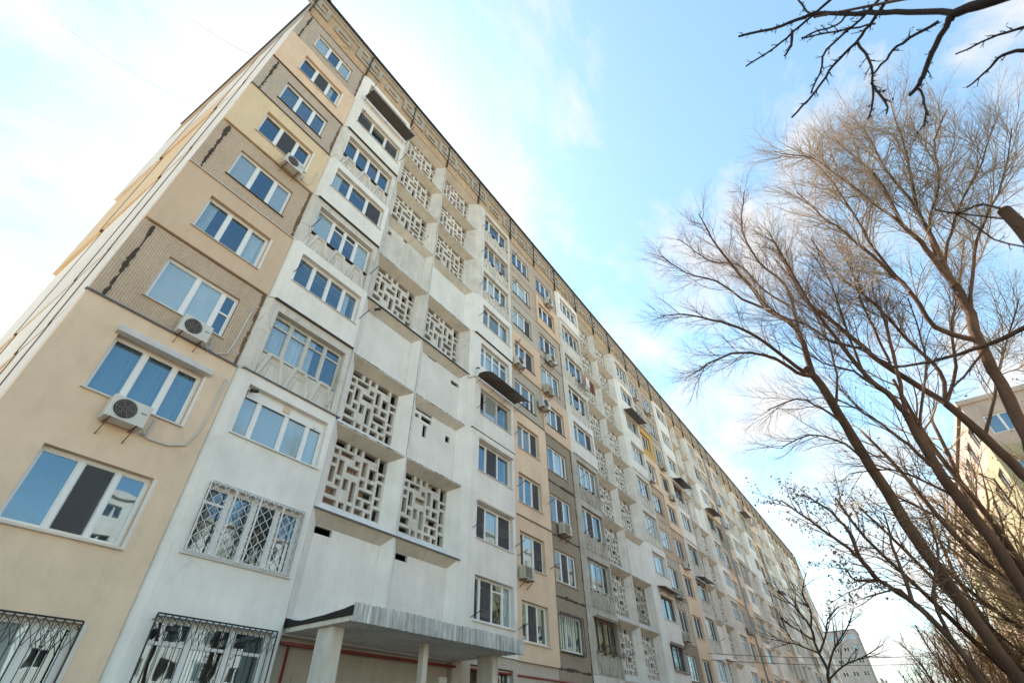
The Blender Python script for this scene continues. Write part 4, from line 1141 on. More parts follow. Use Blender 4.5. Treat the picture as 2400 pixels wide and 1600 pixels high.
for (xa, xb, z, y) in ((4.80, 7.62, J(5) + 1.35, -0.2), (4.80, 7.62, J(6) + 1.05, -0.14), (4.85, 7.6, J(9) + 1.3, -0.2), (4.9, 7.7, J(10) + 1.7, -0.13),
                       (14.75, 17.7, J(2) + 0.98, -0.2), (14.7, 17.6, J(3) + 1.25, -0.2), (14.6, 17.8, J(7) + 1.25, -0.2), (14.6, 17.9, J(8) + 0.9, -0.14), (14.6, 17.9, J(9) + 0.95, -0.14), (14.7, 17.9, J(10) + 0.85, -0.14), (14.7, 17.7, J(5) + 1.1, -0.2),
                       (18.0, 20.6, J(3) + 1.0, -0.1), (18.0, 20.7, J(4) + 1.3, -0.1), (18.0, 20.8, J(7) + 1.6, -0.1),
                       (24.5, 27.4, J(4) + 0.9, -0.14), (24.5, 27.5, J(5) + 1.2, -0.14), (24.5, 27.4, J(9) + 1.0, -0.14), (24.5, 27.4, J(2) + 0.95, -0.3), (34.4, 37.3, J(6) + 1.0, -0.14), (34.4, 37.3, J(5) + 0.9, -0.14), (44.0, 46.6, J(7) + 1.0, -0.14), (54.0, 56.6, J(7) + 0.7, -0.14), (44.0, 46.6, J(3) + 1.0, -0.14)):
    rack(xa, xb, z, y)
# laundry on the second section's eighth floor
ld = thing('laundry', 'pink and dark washing hung outside a high balcony of the second section', 'laundry', (26.3, -0.62, J(8) + 0.25))
for i, (x, w, h) in enumerate(((-0.5, 0.6, 0.9), (0.15, 0.5, 0.7), (0.7, 0.65, 1.0))):
    b = MB()
    for q in range(8):
        xa, xb = x + w * q / 8, x + w * (q + 1) / 8
        ya, yb = 0.05 * math.sin(q * 1.7 + i), 0.05 * math.sin((q + 1) * 1.7 + i)
        b.quad((xa, ya, 0.9 - h), (xb, yb, 0.9 - h * 0.97), (xb, yb * 0.5, 0.9), (xa, ya * 0.5, 0.9))
    b.build('garment', ['cloth', 'curt', 'curt3'][i], ld)

def camera_dome(x, y, z, label, d=(0.25, -0.9, -0.3)):
    t = thing('security_camera', label, 'camera', (x, y, z))
    dv = Vector(d).normalized()
    MB().tube([(0, 0, 0), tuple(dv * 0.24)], 0.055, 14).build('housing', 'black', t, smooth=True)
    MB().tube([(0, 0.16, 0.06), (0, 0.02, 0.0)], 0.015, 6).build('mount', 'pvc', t)
camera_dome(4.98, -0.14, J(3) + 2.30, 'black bullet camera at the corner of the white balcony glazing')
camera_dome(8.30, -0.02, J(5) + 2.45, 'grey bullet camera on the blank white stairwell wall', (0.5, -0.8, 0.1))
camera_dome(5.15, -0.24, J(1) + 2.22, 'black camera behind the scrolled bars of the lowest balcony')
vp = thing('vent_pipe', 'white flue pipe with a cap beside the curved brown awning', 'pipe', (14.45, -0.05, J(6) + 0.05))
MB().tube([(-0.3, 0.05, -0.25), (0.05, -0.25, -0.05), (0.06, -0.27, 0.0), (0.06, -0.27, 0.32)], 0.055, 12).build('flue', 'pvc', vp, smooth=True)
MB().tube([(0.06, -0.27, 0.36), (0.06, -0.27, 0.42)], [0.10, 0.03], 12).build('cap', 'coping', vp)

# ------------------------------------------------------------------ second block of the row, turned a few degrees
B2 = thing('apartment_building', 'farther apartment block of the row, seen edge-on past the bare tree', 'building', (XEND + 1.6, 0.1, 0), R(5.4))
for k in range(4):
    module(B2, 20 + k, k * ML + 0.02, {}, 0, ('oldwhite', 'oldwhite'))
MB().box(0.3, 4 * ML, 1.5, 12.6, 0, 31.5).build('inner_core', 'room', B2)
MB().box(0.0, 4 * ML, 0.3, 12.75, 31.62, 31.84).build('roof_slab', 'coping', B2)
MB().box(0.0, 4 * ML, 0.0, 1.5, 0, F0 - 0.01).build('plinth', 'conc', B2)

# ------------------------------------------------------------------ other buildings
def house(name, label, loc, rz, w, d, h, nf, nw, wall, roof='coping', hip=0.0, band=None, wz=1.4, detail_front=True, fronts=('front',)):
    t = thing(name, label, 'building', loc, rz)
    fh = h / nf
    def wallface(along, length, side):
        """wall with real openings; local frame u along the wall, outward normal -v"""
        bw = length / nw[side]
        b = MB()
        ww, wh = min(1.7, bw * 0.55), wz
        holes = []
        for i in range(nf):
            for k in range(nw[side]):
                u0 = (k + 0.5) * bw - ww / 2
                holes.append((u0 / length, (u0 + ww) / length, (i * fh + 0.9) / h, (i * fh + 0.9 + wh) / h))
        return holes, ww, wh
    sides = {'front': ((0, 0, 0), 0.0, w), 'left': ((0, d, 0), -math.pi / 2, d)}
    for sname in fronts:
        loc_, rot, length = sides[sname]
        holes, ww, wh = wallface(sname, length, sname)
        for i in range(nf):          # one storey-high wall strip per floor
            hs = [(a_, b_, (c_ * h - i * fh) / fh, (d_ * h - i * fh) / fh) for a_, b_, c_, d_ in holes if i * fh <= c_ * h < (i + 1) * fh]
            wm_ = wall if isinstance(wall, str) else wall[min(i, len(wall) - 1)]
            wo = place('wall', plate_mesh(length, fh, 0.3, hs, wm_, 'wall'), t, Vector(loc_) + Vector((0, 0, i * fh)), rot)
        fm = cached(('fw', round(ww, 2), round(wh, 2)), lambda: frame_mesh(ww, wh, (0.5,), None, 0.06, 0.09, 0.07, 'pvc'))
        gm = cached(('fg', round(ww, 2), round(wh, 2)), lambda: MB().box(0.05, ww - 0.05, 0.03, 0.04, 0.05, wh - 0.05).mesh('pane', 'glass'))
        for (u0, u1, v0, v1) in holes:
            p = Vector((u0 * length, 0.12, v0 * h)); p.rotate(Matrix.Rotation(rot, 3, 'Z')); p += Vector(loc_)
            wn = place('window', fm, t, p, rot)
            place('pane', gm, wn)
        if band:
            for (za, zb, m_) in band:
                b = MB(); b.box(0, length, -0.04, 0.0, za, zb)
                bo = b.build('painted_band', m_, t, loc_); bo.rotation_euler = (0, 0, rot)
    MB().box(0.6, w - 0.0, 0.6, d, 0.0, h - 0.05).build('inner_core', 'room', t)
    if hip:
        b = MB()
        e = 0.5
        A_, B_, C_, D_ = (-e, -e, h), (w + e, -e, h), (w + e, d + e, h), (-e, d + e, h)
        r1, r2 = (d * 0.45, d / 2, h + hip), (w - d * 0.45, d / 2, h + hip)
        b.quad(A_, B_, r2, r1); b.quad(D_, r1, r2, C_); b.v += [A_, r1, D_, B_, C_, r2]; i = len(b.v) - 6; b.f += [(i, i + 1, i + 2), (i + 3, i + 4, i + 5)]
        b.quad(A_, D_, C_, B_)
        b.build('roof', roof, t)
    else:
        b = MB(); b.box(-0.15, w + 0.15, -0.15, d + 0.15, h, h + 0.35); b.build('roof', roof, t)
    return t
house('apartment_building', 'grey concrete block at the far end of the street', (232, 13.0, 0), R(-90), 12.6, 14, 32.0, 9, {'front': 4}, 'fgrey', fronts=('front',))
bpy.context.view_layer.update()
# peach house behind the trees on the right; its short side looks at the camera
house('apartment_building', 'peach and olive house with brown hip roof behind the right-hand tree trunks', (44, -22.2, 0), R(-90), 16, 46, 20.4, 6, {'front': 5, 'left': 14}, ['fpeach', 'fpeach', 'fpeach', 'fgreen', 'fgreen', 'froof'], 'froof', 0.0, fronts=('front', 'left'), band=None)

house('apartment_building', 'white sunlit block across the street, mirrored in the lower windows', (75, -45, 0), R(180), 61, 12, 21.0, 7, {'front': 18}, 'farw', 'farw', fronts=('front',))
# ------------------------------------------------------------------ bare trees
TREES = {'T1':{'trunk':[(16.912,-13.929,2.752,0.218),(16.928,-13.765,3.864,0.214),(16.946,-13.56,5.335,0.211),(16.959,-13.385,7.733,0.213),(16.964,-13.302,9.134,0.201),(16.971,-13.197,10.809,0.187),(16.979,-13.043,11.565,0.164)],'limbs':[[(16.975,-13.128,11.286,0.147),(16.711,-13.34,13.026,0.133),(16.49,-12.774,14.111,0.116),(16.246,-12.547,15.4,0.097),(16.0,-12.307,16.34,0.075),(15.749,-12.015,18.288,0.054),(15.498,-11.933,19.831,0.029)],[(16.761,-13.344,13.06,0.093),(16.878,-13.652,14.528,0.083),(17.019,-13.647,15.73,0.072),(17.187,-13.269,17.18,0.06),(17.327,-13.274,19.562,0.047),(17.395,-14.113,21.967,0.031)],[(16.976,-13.098,11.209,0.103),(16.492,-12.707,11.2,0.086),(16.0,-12.263,11.756,0.071),(15.477,-11.355,12.09,0.055),(14.911,-10.565,11.754,0.038),(14.322,-9.935,11.181,0.022)],[(16.981,-12.995,11.44,0.104),(16.656,-12.788,11.5,0.09),(16.333,-12.191,12.69,0.08),(15.988,-11.583,13.505,0.068),(15.608,-10.851,14.008,0.054),(15.173,-9.99,14.442,0.04),(14.702,-9.225,14.412,0.025)],[(16.29,-12.767,13.96,0.072),(16.1,-12.116,14.796,0.061),(15.886,-11.521,15.951,0.05),(15.618,-10.595,16.826,0.037),(15.324,-9.874,18.153,0.024)],[(16.652,-13.469,14.112,0.064),(17.133,-12.953,15.637,0.057),(17.597,-12.523,17.932,0.05),(18.034,-11.448,19.378,0.04),(18.421,-10.497,22.129,0.028)],[(16.964,-13.302,9.134,0.06),(16.651,-12.918,9.743,0.048),(16.332,-12.377,10.191,0.035),(15.982,-11.442,9.952,0.021)],[(16.959,-13.385,7.733,0.05),(17.312,-13.05,8.77,0.043),(17.667,-12.274,9.488,0.034),(17.975,-11.252,9.462,0.022)],[(16.967,-13.26,9.776,0.062),(17.263,-13.754,11.097,0.051),(17.567,-14.069,12.665,0.039),(17.891,-14.176,14.577,0.025)]]},'T2':{'trunk':[(13.819,-14.444,3.727,0.178),(13.816,-14.46,4.412,0.17),(13.831,-14.369,5.543,0.165),(13.839,-14.317,6.186,0.153),(13.837,-14.331,7.036,0.141),(13.833,-14.359,7.689,0.125)],'limbs':[[(13.833,-14.359,7.689,0.104),(13.766,-14.24,8.299,0.092),(13.713,-14.022,8.906,0.08),(13.646,-13.885,10.236,0.069),(13.581,-13.728,11.523,0.055),(13.499,-13.709,13.074,0.039),(13.416,-13.705,14.498,0.021)],[(13.839,-14.317,6.186,0.067),(13.617,-14.105,6.63,0.055),(13.398,-13.855,7.166,0.043),(13.192,-13.434,7.805,0.03),(12.972,-13.058,8.208,0.016)],[(13.833,-14.359,7.689,0.073),(13.894,-14.603,8.483,0.064),(13.93,-14.954,9.745,0.055),(13.982,-15.197,10.916,0.044),(14.106,-15.096,11.574,0.032),(14.17,-15.278,13.256,0.02)],[(13.837,-14.331,7.036,0.05),(14.01,-14.805,7.955,0.043),(14.148,-15.375,8.972,0.035),(14.312,-15.767,10.209,0.027),(14.505,-16.021,11.198,0.018)],[(13.651,-14.223,8.243,0.048),(13.372,-13.791,8.927,0.039),(13.09,-13.262,9.27,0.028),(12.788,-12.757,10.052,0.018)],[(13.68,-14.018,8.888,0.05),(13.991,-14.198,10.318,0.042),(14.286,-14.482,11.923,0.033),(14.58,-14.741,13.599,0.021)],[(13.831,-14.369,5.543,0.046),(14.217,-14.023,6.146,0.038),(14.601,-13.582,6.732,0.028),(14.991,-12.707,7.006,0.017)]]},'T3':{'trunk':[(11.596,-15.286,4.961,0.159),(11.557,-15.432,5.854,0.155),(11.517,-15.569,6.736,0.149),(11.471,-15.723,7.709,0.142),(11.416,-15.898,8.299,0.13),(11.378,-16.013,9.051,0.119)],'limbs':[[(11.378,-16.013,9.051,0.092),(11.293,-16.005,9.726,0.082),(11.207,-15.999,10.318,0.07),(11.14,-15.938,11.0,0.059),(10.989,-16.12,12.26,0.047),(10.908,-16.096,13.184,0.033),(10.859,-15.985,14.52,0.018)],[(11.378,-16.013,9.051,0.073),(11.366,-16.291,10.469,0.066),(11.388,-16.463,11.474,0.056),(11.311,-16.877,12.7,0.045),(11.217,-17.296,14.053,0.032),(11.168,-17.588,15.131,0.018)],[(11.471,-15.723,7.709,0.077),(11.471,-15.303,8.285,0.07),(11.353,-15.292,9.296,0.062),(11.268,-15.158,10.141,0.053),(11.205,-14.934,11.546,0.044),(11.136,-14.714,12.304,0.031),(11.051,-14.558,13.505,0.018)],[(11.389,-15.981,8.677,0.054),(11.46,-16.145,9.66,0.049),(11.398,-16.66,10.491,0.041),(11.281,-17.25,11.188,0.033),(11.112,-17.88,11.801,0.024),(10.906,-18.51,12.564,0.015)],[(11.416,-15.898,8.299,0.053),(11.287,-16.629,9.604,0.045),(11.193,-17.177,10.293,0.035),(11.017,-17.837,10.993,0.025),(10.766,-18.552,12.074,0.014)],[(11.192,-15.248,9.187,0.047),(11.375,-15.245,10.556,0.043),(11.51,-15.414,12.31,0.037),(11.658,-15.534,14.51,0.03),(11.867,-15.434,15.911,0.02)],[(11.372,-16.032,9.783,0.053),(11.422,-16.486,10.98,0.046),(11.377,-17.132,11.959,0.036),(11.331,-17.71,13.332,0.027),(11.235,-18.332,14.041,0.017)],[(11.187,-15.954,11.04,0.046),(11.094,-15.755,12.093,0.041),(11.011,-15.517,13.411,0.035),(10.925,-15.277,14.431,0.028),(10.907,-14.744,15.208,0.019)],[(11.332,-16.442,11.426,0.047),(11.516,-16.616,13.243,0.04),(11.639,-16.938,15.187,0.031),(11.855,-17.027,16.534,0.02)]]},'T4':{'trunk':[(14.558,-15.813,5.235,0.168),(14.579,-15.731,5.968,0.158),(14.614,-15.581,6.972,0.149),(14.666,-15.346,8.016,0.139)],'limbs':[[(14.666,-15.346,8.016,0.107),(14.694,-14.767,9.351,0.1),(14.659,-14.466,10.227,0.088),(14.632,-14.061,11.705,0.076),(14.583,-13.767,12.665,0.06),(14.498,-13.774,14.174,0.043),(14.408,-13.834,15.936,0.023)],[(14.666,-15.346,8.016,0.075),(14.684,-15.646,8.904,0.067),(14.802,-15.507,9.882,0.061),(14.899,-15.451,10.992,0.053),(15.02,-15.284,12.22,0.044),(15.157,-15.015,13.527,0.034),(15.253,-14.958,15.481,0.023)],[(14.666,-15.346,8.016,0.064),(14.771,-15.993,8.941,0.054),(14.881,-16.537,10.218,0.043),(14.87,-17.392,11.539,0.032),(14.874,-18.097,12.738,0.019)],[(14.614,-15.581,6.972,0.06),(14.659,-16.218,7.874,0.046),(14.662,-16.909,8.864,0.032),(14.519,-17.905,10.102,0.016)],[(14.626,-14.461,10.208,0.055),(14.508,-13.84,10.69,0.048),(14.345,-13.455,11.459,0.04),(14.181,-12.928,11.984,0.031),(13.995,-12.59,12.798,0.021)],[(14.678,-14.764,9.343,0.052),(14.841,-14.987,10.841,0.044),(15.001,-15.21,12.459,0.034),(15.095,-15.72,14.29,0.022)]]},'T5':{'trunk':[(12.97,-13.089,2.095,0.094),(12.979,-12.933,2.978,0.086),(12.992,-12.651,3.646,0.074),(13.0,-12.268,4.088,0.061)],'limbs':[[(13.0,-12.268,4.088,0.052),(13.0,-12.145,4.52,0.044),(13.0,-12.126,5.05,0.035),(12.998,-11.99,5.548,0.025),(12.984,-11.555,6.048,0.015)],[(13.0,-12.145,4.52,0.04),(12.83,-11.907,4.87,0.032),(12.649,-11.532,5.356,0.024),(12.454,-11.13,5.877,0.015)],[(12.992,-12.651,3.646,0.041),(13.156,-12.723,4.289,0.033),(13.32,-12.802,4.82,0.024),(13.48,-12.925,5.48,0.014)],[(13.0,-12.268,4.088,0.035),(12.8,-12.152,4.308,0.024),(12.6,-12.141,4.598,0.013)],[(13.0,-12.268,4.088,0.035),(12.797,-11.911,4.103,0.024),(12.593,-11.793,4.324,0.013)],[(12.987,-12.78,3.339,0.032),(12.86,-12.613,3.704,0.026),(12.73,-12.474,3.851,0.019),(12.597,-11.932,3.752,0.013)],[(12.979,-12.933,2.978,0.039),(13.108,-13.016,3.691,0.032),(13.209,-13.44,4.422,0.023),(13.325,-13.619,5.096,0.013)]]},'T6':{'trunk':[(47.69,-6.75,4.816,0.168),(47.71,-6.934,5.567,0.15),(47.693,-6.783,6.628,0.132),(47.689,-6.749,7.446,0.112)],'limbs':[[(47.689,-6.749,7.446,0.096),(47.45,-6.856,8.244,0.079),(47.149,-6.436,9.403,0.063),(46.827,-5.895,10.318,0.045),(46.511,-5.437,11.566,0.027)],[(47.698,-6.828,8.279,0.081),(48.075,-7.211,9.447,0.064),(48.39,-7.02,10.738,0.047),(48.806,-7.849,12.288,0.028)],[(47.693,-6.783,6.628,0.079),(47.448,-7.636,7.607,0.061),(47.166,-8.222,8.618,0.044),(46.907,-9.252,9.303,0.025)],[(47.71,-6.934,5.567,0.077),(47.802,-7.843,6.814,0.061),(47.905,-9.184,8.052,0.043),(47.951,-10.033,9.081,0.026)],[(47.701,-6.847,5.062,0.069),(47.481,-8.001,5.728,0.054),(47.25,-9.4,6.108,0.039),(46.984,-10.992,6.705,0.024)],[(47.693,-6.783,6.628,0.063),(46.88,-5.666,7.186,0.051),(46.064,-4.727,7.459,0.038),(45.292,-4.162,7.978,0.026)],[(47.689,-6.749,7.446,0.064),(48.05,-5.61,8.455,0.047),(48.445,-4.843,9.185,0.027)]]},'FG':{'trunk':[],'limbs':[[(2.39,-14.328,4.871,0.041),(2.514,-14.179,5.126,0.038),(2.588,-14.082,5.306,0.033),(2.621,-14.036,5.303,0.026)],[(2.594,-14.074,5.332,0.022),(2.656,-13.985,5.705,0.021),(2.704,-13.912,5.986,0.02),(2.759,-13.821,6.313,0.019),(2.818,-13.716,6.701,0.018),(2.864,-13.627,6.856,0.016),(2.945,-13.453,7.119,0.014),(3.028,-13.236,7.523,0.012)],[(2.621,-14.036,5.303,0.02),(2.696,-13.924,5.235,0.019),(2.764,-13.813,5.134,0.017),(2.801,-13.747,5.081,0.015),(2.834,-13.686,5.057,0.013)],[(2.807,-13.737,5.044,0.009),(2.827,-13.7,4.9,0.007),(2.868,-13.619,4.732,0.006)],[(2.59,-14.079,6.009,0.015),(2.656,-13.985,5.999,0.014),(2.746,-13.844,5.967,0.013),(2.811,-13.729,5.941,0.012),(2.896,-13.562,5.949,0.011),(2.959,-13.419,5.876,0.01),(3.027,-13.239,5.824,0.009),(3.061,-13.132,5.795,0.008)],[(2.811,-13.729,5.941,0.012),(2.831,-13.692,5.655,0.01),(2.866,-13.624,5.444,0.009),(2.906,-13.54,5.259,0.008),(2.94,-13.463,5.146,0.006)],[(2.869,-13.617,5.429,0.01),(2.883,-13.588,5.165,0.008),(2.902,-13.548,5.06,0.006)],[(2.852,-13.652,5.506,0.008),(2.799,-13.75,5.515,0.009),(2.75,-13.836,5.522,0.01),(2.701,-13.916,5.471,0.011),(2.636,-14.014,5.378,0.012)],[(2.618,-14.04,6.083,0.012),(2.669,-13.966,6.082,0.011),(2.778,-13.789,6.119,0.01),(2.882,-13.59,6.173,0.01),(2.941,-13.461,6.004,0.008),(2.994,-13.331,5.88,0.007)],[(2.68,-13.948,6.638,0.015),(2.753,-13.831,6.647,0.013),(2.83,-13.694,6.706,0.012),(2.91,-13.531,6.784,0.011),(2.976,-13.375,6.832,0.009),(3.065,-13.12,6.963,0.008)],[(2.906,-13.54,6.805,0.016),(2.941,-13.462,6.64,0.012),(2.974,-13.382,6.606,0.008)],[(3.03,-14.655,5.321,0.013),(3.1,-14.566,5.479,0.011),(3.159,-14.486,5.616,0.009),(3.274,-14.32,5.785,0.006)],[(3.112,-14.55,5.159,0.017),(3.16,-14.485,5.323,0.015),(3.201,-14.428,5.435,0.012),(3.254,-14.349,5.425,0.009),(3.34,-14.214,5.436,0.006)],[(2.827,-13.7,6.663,0.01),(2.826,-13.701,6.966,0.009),(2.804,-13.742,7.276,0.008)],[(2.759,-13.821,6.313,0.009),(2.808,-13.735,6.317,0.008),(2.874,-13.606,6.542,0.008),(2.907,-13.537,6.565,0.007)],[(2.736,-13.86,5.927,0.008),(2.793,-13.762,6.141,0.008),(2.852,-13.651,6.377,0.008),(2.903,-13.547,6.59,0.007)],[(5.484,-14.634,4.702,0.039),(5.629,-14.277,4.59,0.036),(5.724,-13.998,4.579,0.032),(5.786,-13.787,4.605,0.028),(5.846,-13.553,4.644,0.023),(5.906,-13.26,4.732,0.019)],[(5.906,-13.26,4.732,0.019),(5.93,-13.114,5.034,0.016),(5.958,-12.913,5.313,0.014),(5.974,-12.761,5.441,0.011)],[(5.724,-13.998,4.579,0.019),(5.808,-13.705,4.374,0.016),(5.865,-13.465,4.245,0.013)],[(3.278,-13.688,3.607,0.063),(3.259,-13.728,3.926,0.059),(3.253,-13.743,4.137,0.054)],[(3.253,-13.743,4.137,0.012),(3.275,-13.695,4.26,0.011),(3.323,-13.585,4.314,0.01),(3.348,-13.522,4.435,0.009)],[(3.323,-13.585,4.314,0.009),(3.307,-13.622,3.993,0.008),(3.27,-13.706,3.812,0.008)]]}}
def rand_perp(d, r):
    v = Vector((r.uniform(-1, 1), r.uniform(-1, 1), r.uniform(-1, 1)))
    v = v - d * v.dot(d)
    if v.length < 1e-4:
        v = Vector((d.y, -d.x, 0.1))
    return v.normalized()
def spread(mb, pts, r, lv, P, leaves=None):
    """twigs along a branch. pts: list of (Vector, radius)"""
    sp, L, ang, up, rad, k, seg = P[lv]
    tot = sum((pts[i + 1][0] - pts[i][0]).length for i in range(len(pts) - 1))
    if tot < 1e-3:
        return
    pos = tot * (0.12 if lv else 0.22) + r.uniform(0, sp)
    acc = 0.0; i = 0
    while pos < tot:
        while i < len(pts) - 2 and acc + (pts[i + 1][0] - pts[i][0]).length < pos:
            acc += (pts[i + 1][0] - pts[i][0]).length; i += 1
        sl = (pts[i + 1][0] - pts[i][0]).length
        t = min(1.0, (pos - acc) / max(sl, 1e-4))
        p = pts[i][0].lerp(pts[i + 1][0], t); pr = pts[i][1] * (1 - t) + pts[i + 1][1] * t
        d = (pts[i + 1][0] - pts[i][0]).normalized()
        a = R(ang) * r.uniform(0.6, 1.25)
        c = d * math.cos(a) + rand_perp(d, r) * math.sin(a) + Vector((0, 0, up))
        c.normalize()
        ln = L * r.uniform(0.55, 1.15) * (1.0 - 0.45 * pos / tot)
        r0 = min(pr * 0.7, rad)
        ch = []
        q = p.copy()
        for s in range(seg + 1):
            ch.append((q.copy(), r0 * (1 - 0.75 * s / seg)))
            c = (c + rand_perp(c, r) * 0.17 + Vector((0, 0, up * 0.35))).normalized()
            q = q + c * (ln / seg)
        mb.tube([x for x, _ in ch], [y for _, y in ch], k, cap=False)
        if lv + 1 < len(P):
            spread(mb, ch, r, lv + 1, P, leaves)
        elif leaves is not None:
            for _ in range(leaves[1]):
                b = leaves[0]; e = ch[r.randint(1, seg)][0]; s = leaves[2] * r.uniform(0.5, 1.2)
                u = rand_perp(c, r) * s; v = rand_perp(u.normalized(), r) * s
                e = e + rand_perp(c, r) * s
                b.quad(tuple(e - u), tuple(e - v * 0.6), tuple(e + u), tuple(e + v * 0.6))
        pos += sp * r.uniform(0.6, 1.4)
def smooth_path(pts):
    """Catmull-Rom through the given points, kinked a little like wood"""
    P = [Vector(p[:3]) for p in pts]; Rr = [p[3] for p in pts]
    outp = []
    for i in range(len(P) - 1):
        p0, p1, p2, p3 = P[max(i - 1, 0)], P[i], P[i + 1], P[min(i + 2, len(P) - 1)]
        for s in range(3):
            t = s / 3
            q = 0.5 * ((2 * p1) + (p2 - p0) * t + (2 * p0 - 5 * p1 + 4 * p2 - p3) * t * t + (3 * p1 - p0 - 3 * p2 + p3) * t ** 3)
            outp.append((q, Rr[i] * (1 - t) + Rr[i + 1] * t))
    outp.append((P[-1], Rr[-1]))
    return outp
def tree(key, name, label, P, seed, twig='twig', bark='bark', leaves=None, wob=0.02, base=None, cat='tree'):
    r = random.Random(seed)
    T = TREES[key]
    tr = [(q[0], q[1], q[2], q[3] * 0.66) for q in T['trunk']]
    if tr:
        p0 = tr[0]
        bs = Vector((p0[0] + (p0[0] - tr[1][0]) * 0.3, p0[1] + (p0[1] - tr[1][1]) * 0.3, 0)) if base is None else Vector(base)
        full = [(bs.x, bs.y, -0.1, p0[3] * 1.6), (bs.x * 0.7 + p0[0] * 0.3, bs.y * 0.7 + p0[1] * 0.3, p0[2] * 0.3, p0[3] * 1.15)] + [tuple(q) for q in tr]
    else:
        full = None
        bs = Vector(base)
    root = thing(name, label, cat, tuple(bs))
    def build(b, nme, m):
        b.v = [(x - bs.x, y - bs.y, z - bs.z) for x, y, z in b.v]
        me = bpy.data.meshes.new(nme); me.from_pydata(b.v, [], b.f); me.materials.append(M[m])
        me.polygons.foreach_set('use_smooth', [True] * len(me.polygons))
        return place(nme, me, root)
    if full:
        sp = smooth_path(full)
        sp = [(q + Vector((r.uniform(-1, 1), r.uniform(-1, 1), 0)) * rr * 0.18, rr * r.uniform(0.93, 1.07)) for q, rr in sp]
        b = MB(); b.tube([q for q, _ in sp], [rr for _, rr in sp], 10); build(b, 'trunk', bark)
    big = MB(); tw = MB()
    lf = (MB(), leaves[0], leaves[1]) if leaves else None
    for lim in T['limbs']:
        if key in ('T1', 'T2', 'T3', 'T4'):
            lim = [(q[0], q[1], q[2], q[3] * 0.72) for q in lim]
        sp = smooth_path(lim)
        sp = [(q + Vector((r.uniform(-1, 1), r.uniform(-1, 1), r.uniform(-1, 1))) * min(wob, rr * 1.2), rr) for q, rr in sp]
        big.tube([q for q, _ in sp], [rr for _, rr in sp], 7)
        spread(tw, sp, r, 0, P, lf)
    build(big, 'limbs', bark)
    build(tw, 'crown', twig)
    if lf:
        build(lf[0], 'seed_clusters' if cat == 'tree' else 'buds', leaves[2])
    return root
#       spacing length angle up  radius sides segs
PT = [(0.24, 2.6, 32, 0.08, 0.014, 4, 6), (0.16, 1.15, 38, 0.03, 0.0062, 3, 5), (0.12, 0.5, 44, 0.0, 0.0038, 3, 3)]
PT3 = [(0.15, 2.5, 32, 0.07, 0.015, 4, 6), (0.13, 1.1, 38, 0.02, 0.0075, 3, 5), (0.11, 0.5, 44, -0.02, 0.0048, 3, 3)]
tree('T1', 'bare_tree', 'bare tree with a single leaning trunk whose crown reaches nearest the building', PT, 1)
tree('T2', 'bare_tree', 'bare tree with forked dark trunk just right of the leaning one', PT, 2)
tree('T3', 'bare_tree', 'tallest bare tree at the right edge with sunlit crown', PT3, 3, 'suntwig')
tree('T4', 'bare_tree', 'bare tree with slanting trunk crossing in front of the peach house', PT3, 4, 'suntwig')
PS = [(0.16, 1.3, 42, 0.05, 0.012, 4, 4), (0.12, 0.5, 45, 0.0, 0.006, 3, 3)]
tree('T5', 'shrubby_tree', 'low dark tree with clustered seed heads at the foot of the big trunks', PS, 5, 'twig', 'bark', (7, 0.030, 'leaf'))
P6 = [(0.45, 3.0, 38, 0.12, 0.045, 4, 4), (0.40, 1.2, 42, 0.05, 0.022, 3, 3), (0.35, 0.55, 45, 0, 0.014, 3, 2)]
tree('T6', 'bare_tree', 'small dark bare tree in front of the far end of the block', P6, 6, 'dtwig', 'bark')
# the tree the camera stands under: trunk behind the right frame edge, boughs reaching in
PF = [(0.06, 0.11, 48, 0.0, 0.006, 4, 4), (0.035, 0.035, 50, 0.0, 0.004, 3, 2)]
TREES['FG']['limbs'] = [[(q[0], q[1], q[2], q[3] * 0.95) for q in l] for l in TREES['FG']['limbs']]
TREES['FG2'] = dict(trunk=[], limbs=[[(q[0], q[1], q[2], q[3] * 0.68) for q in l] for l in TREES['FG']['limbs'][16:22]])
TREES['FG3'] = dict(trunk=[], limbs=TREES['FG2']['limbs'][3:])
TREES['FG2']['limbs'] = TREES['FG2']['limbs'][:3]
TREES['FG']['limbs'] = TREES['FG']['limbs'][:16]
def overhang(key, label, base, mids, starts, seed, bk='dtwig'):
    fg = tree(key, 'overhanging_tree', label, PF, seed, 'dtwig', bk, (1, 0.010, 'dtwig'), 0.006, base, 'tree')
    fork = Vector(mids[-1])
    b = MB()
    b.tube([Vector(p) - Vector(base) for p in [base] + mids], [0.22 - 0.14 * i / len(mids) for i in range(len(mids) + 1)], 10)
    L = TREES[key]['limbs']
    for p0, k in starts:
        p0 = Vector(p0) if p0 is not None else fork
        q = Vector(L[k][0][:3])
        m = (p0 + q) / 2 + Vector((0, 0, 0.04))
        b.tube([p0 - Vector(base), m - Vector(base), q - Vector(base)], [max(L[k][0][3] * 1.5, 0.02), L[k][0][3] * 1.2, L[k][0][3]], 8)
    b.build('trunk', 'bark', fg, smooth=True)
s0 = TREES['FG']['limbs'][0][0][:3]
overhang('FG', 'dark budding boughs reaching in from the upper right corner', (3.2, -17.2, 0), [(3.15, -17.1, 2.0), (3.0, -16.7, 3.3), (2.85, -16.2, 3.9)],
         [(None, 0), (s0, 4), (s0, 8), (s0, 9), (s0, 13), (s0, 11), (None, 12)], 8)
overhang('FG2', 'long brown bough reaching in low from the right edge of the picture', (6.4, -18.0, 0), [(6.35, -17.9, 2.0), (6.2, -17.4, 3.6)], [(None, 0)], 9, 'bark')
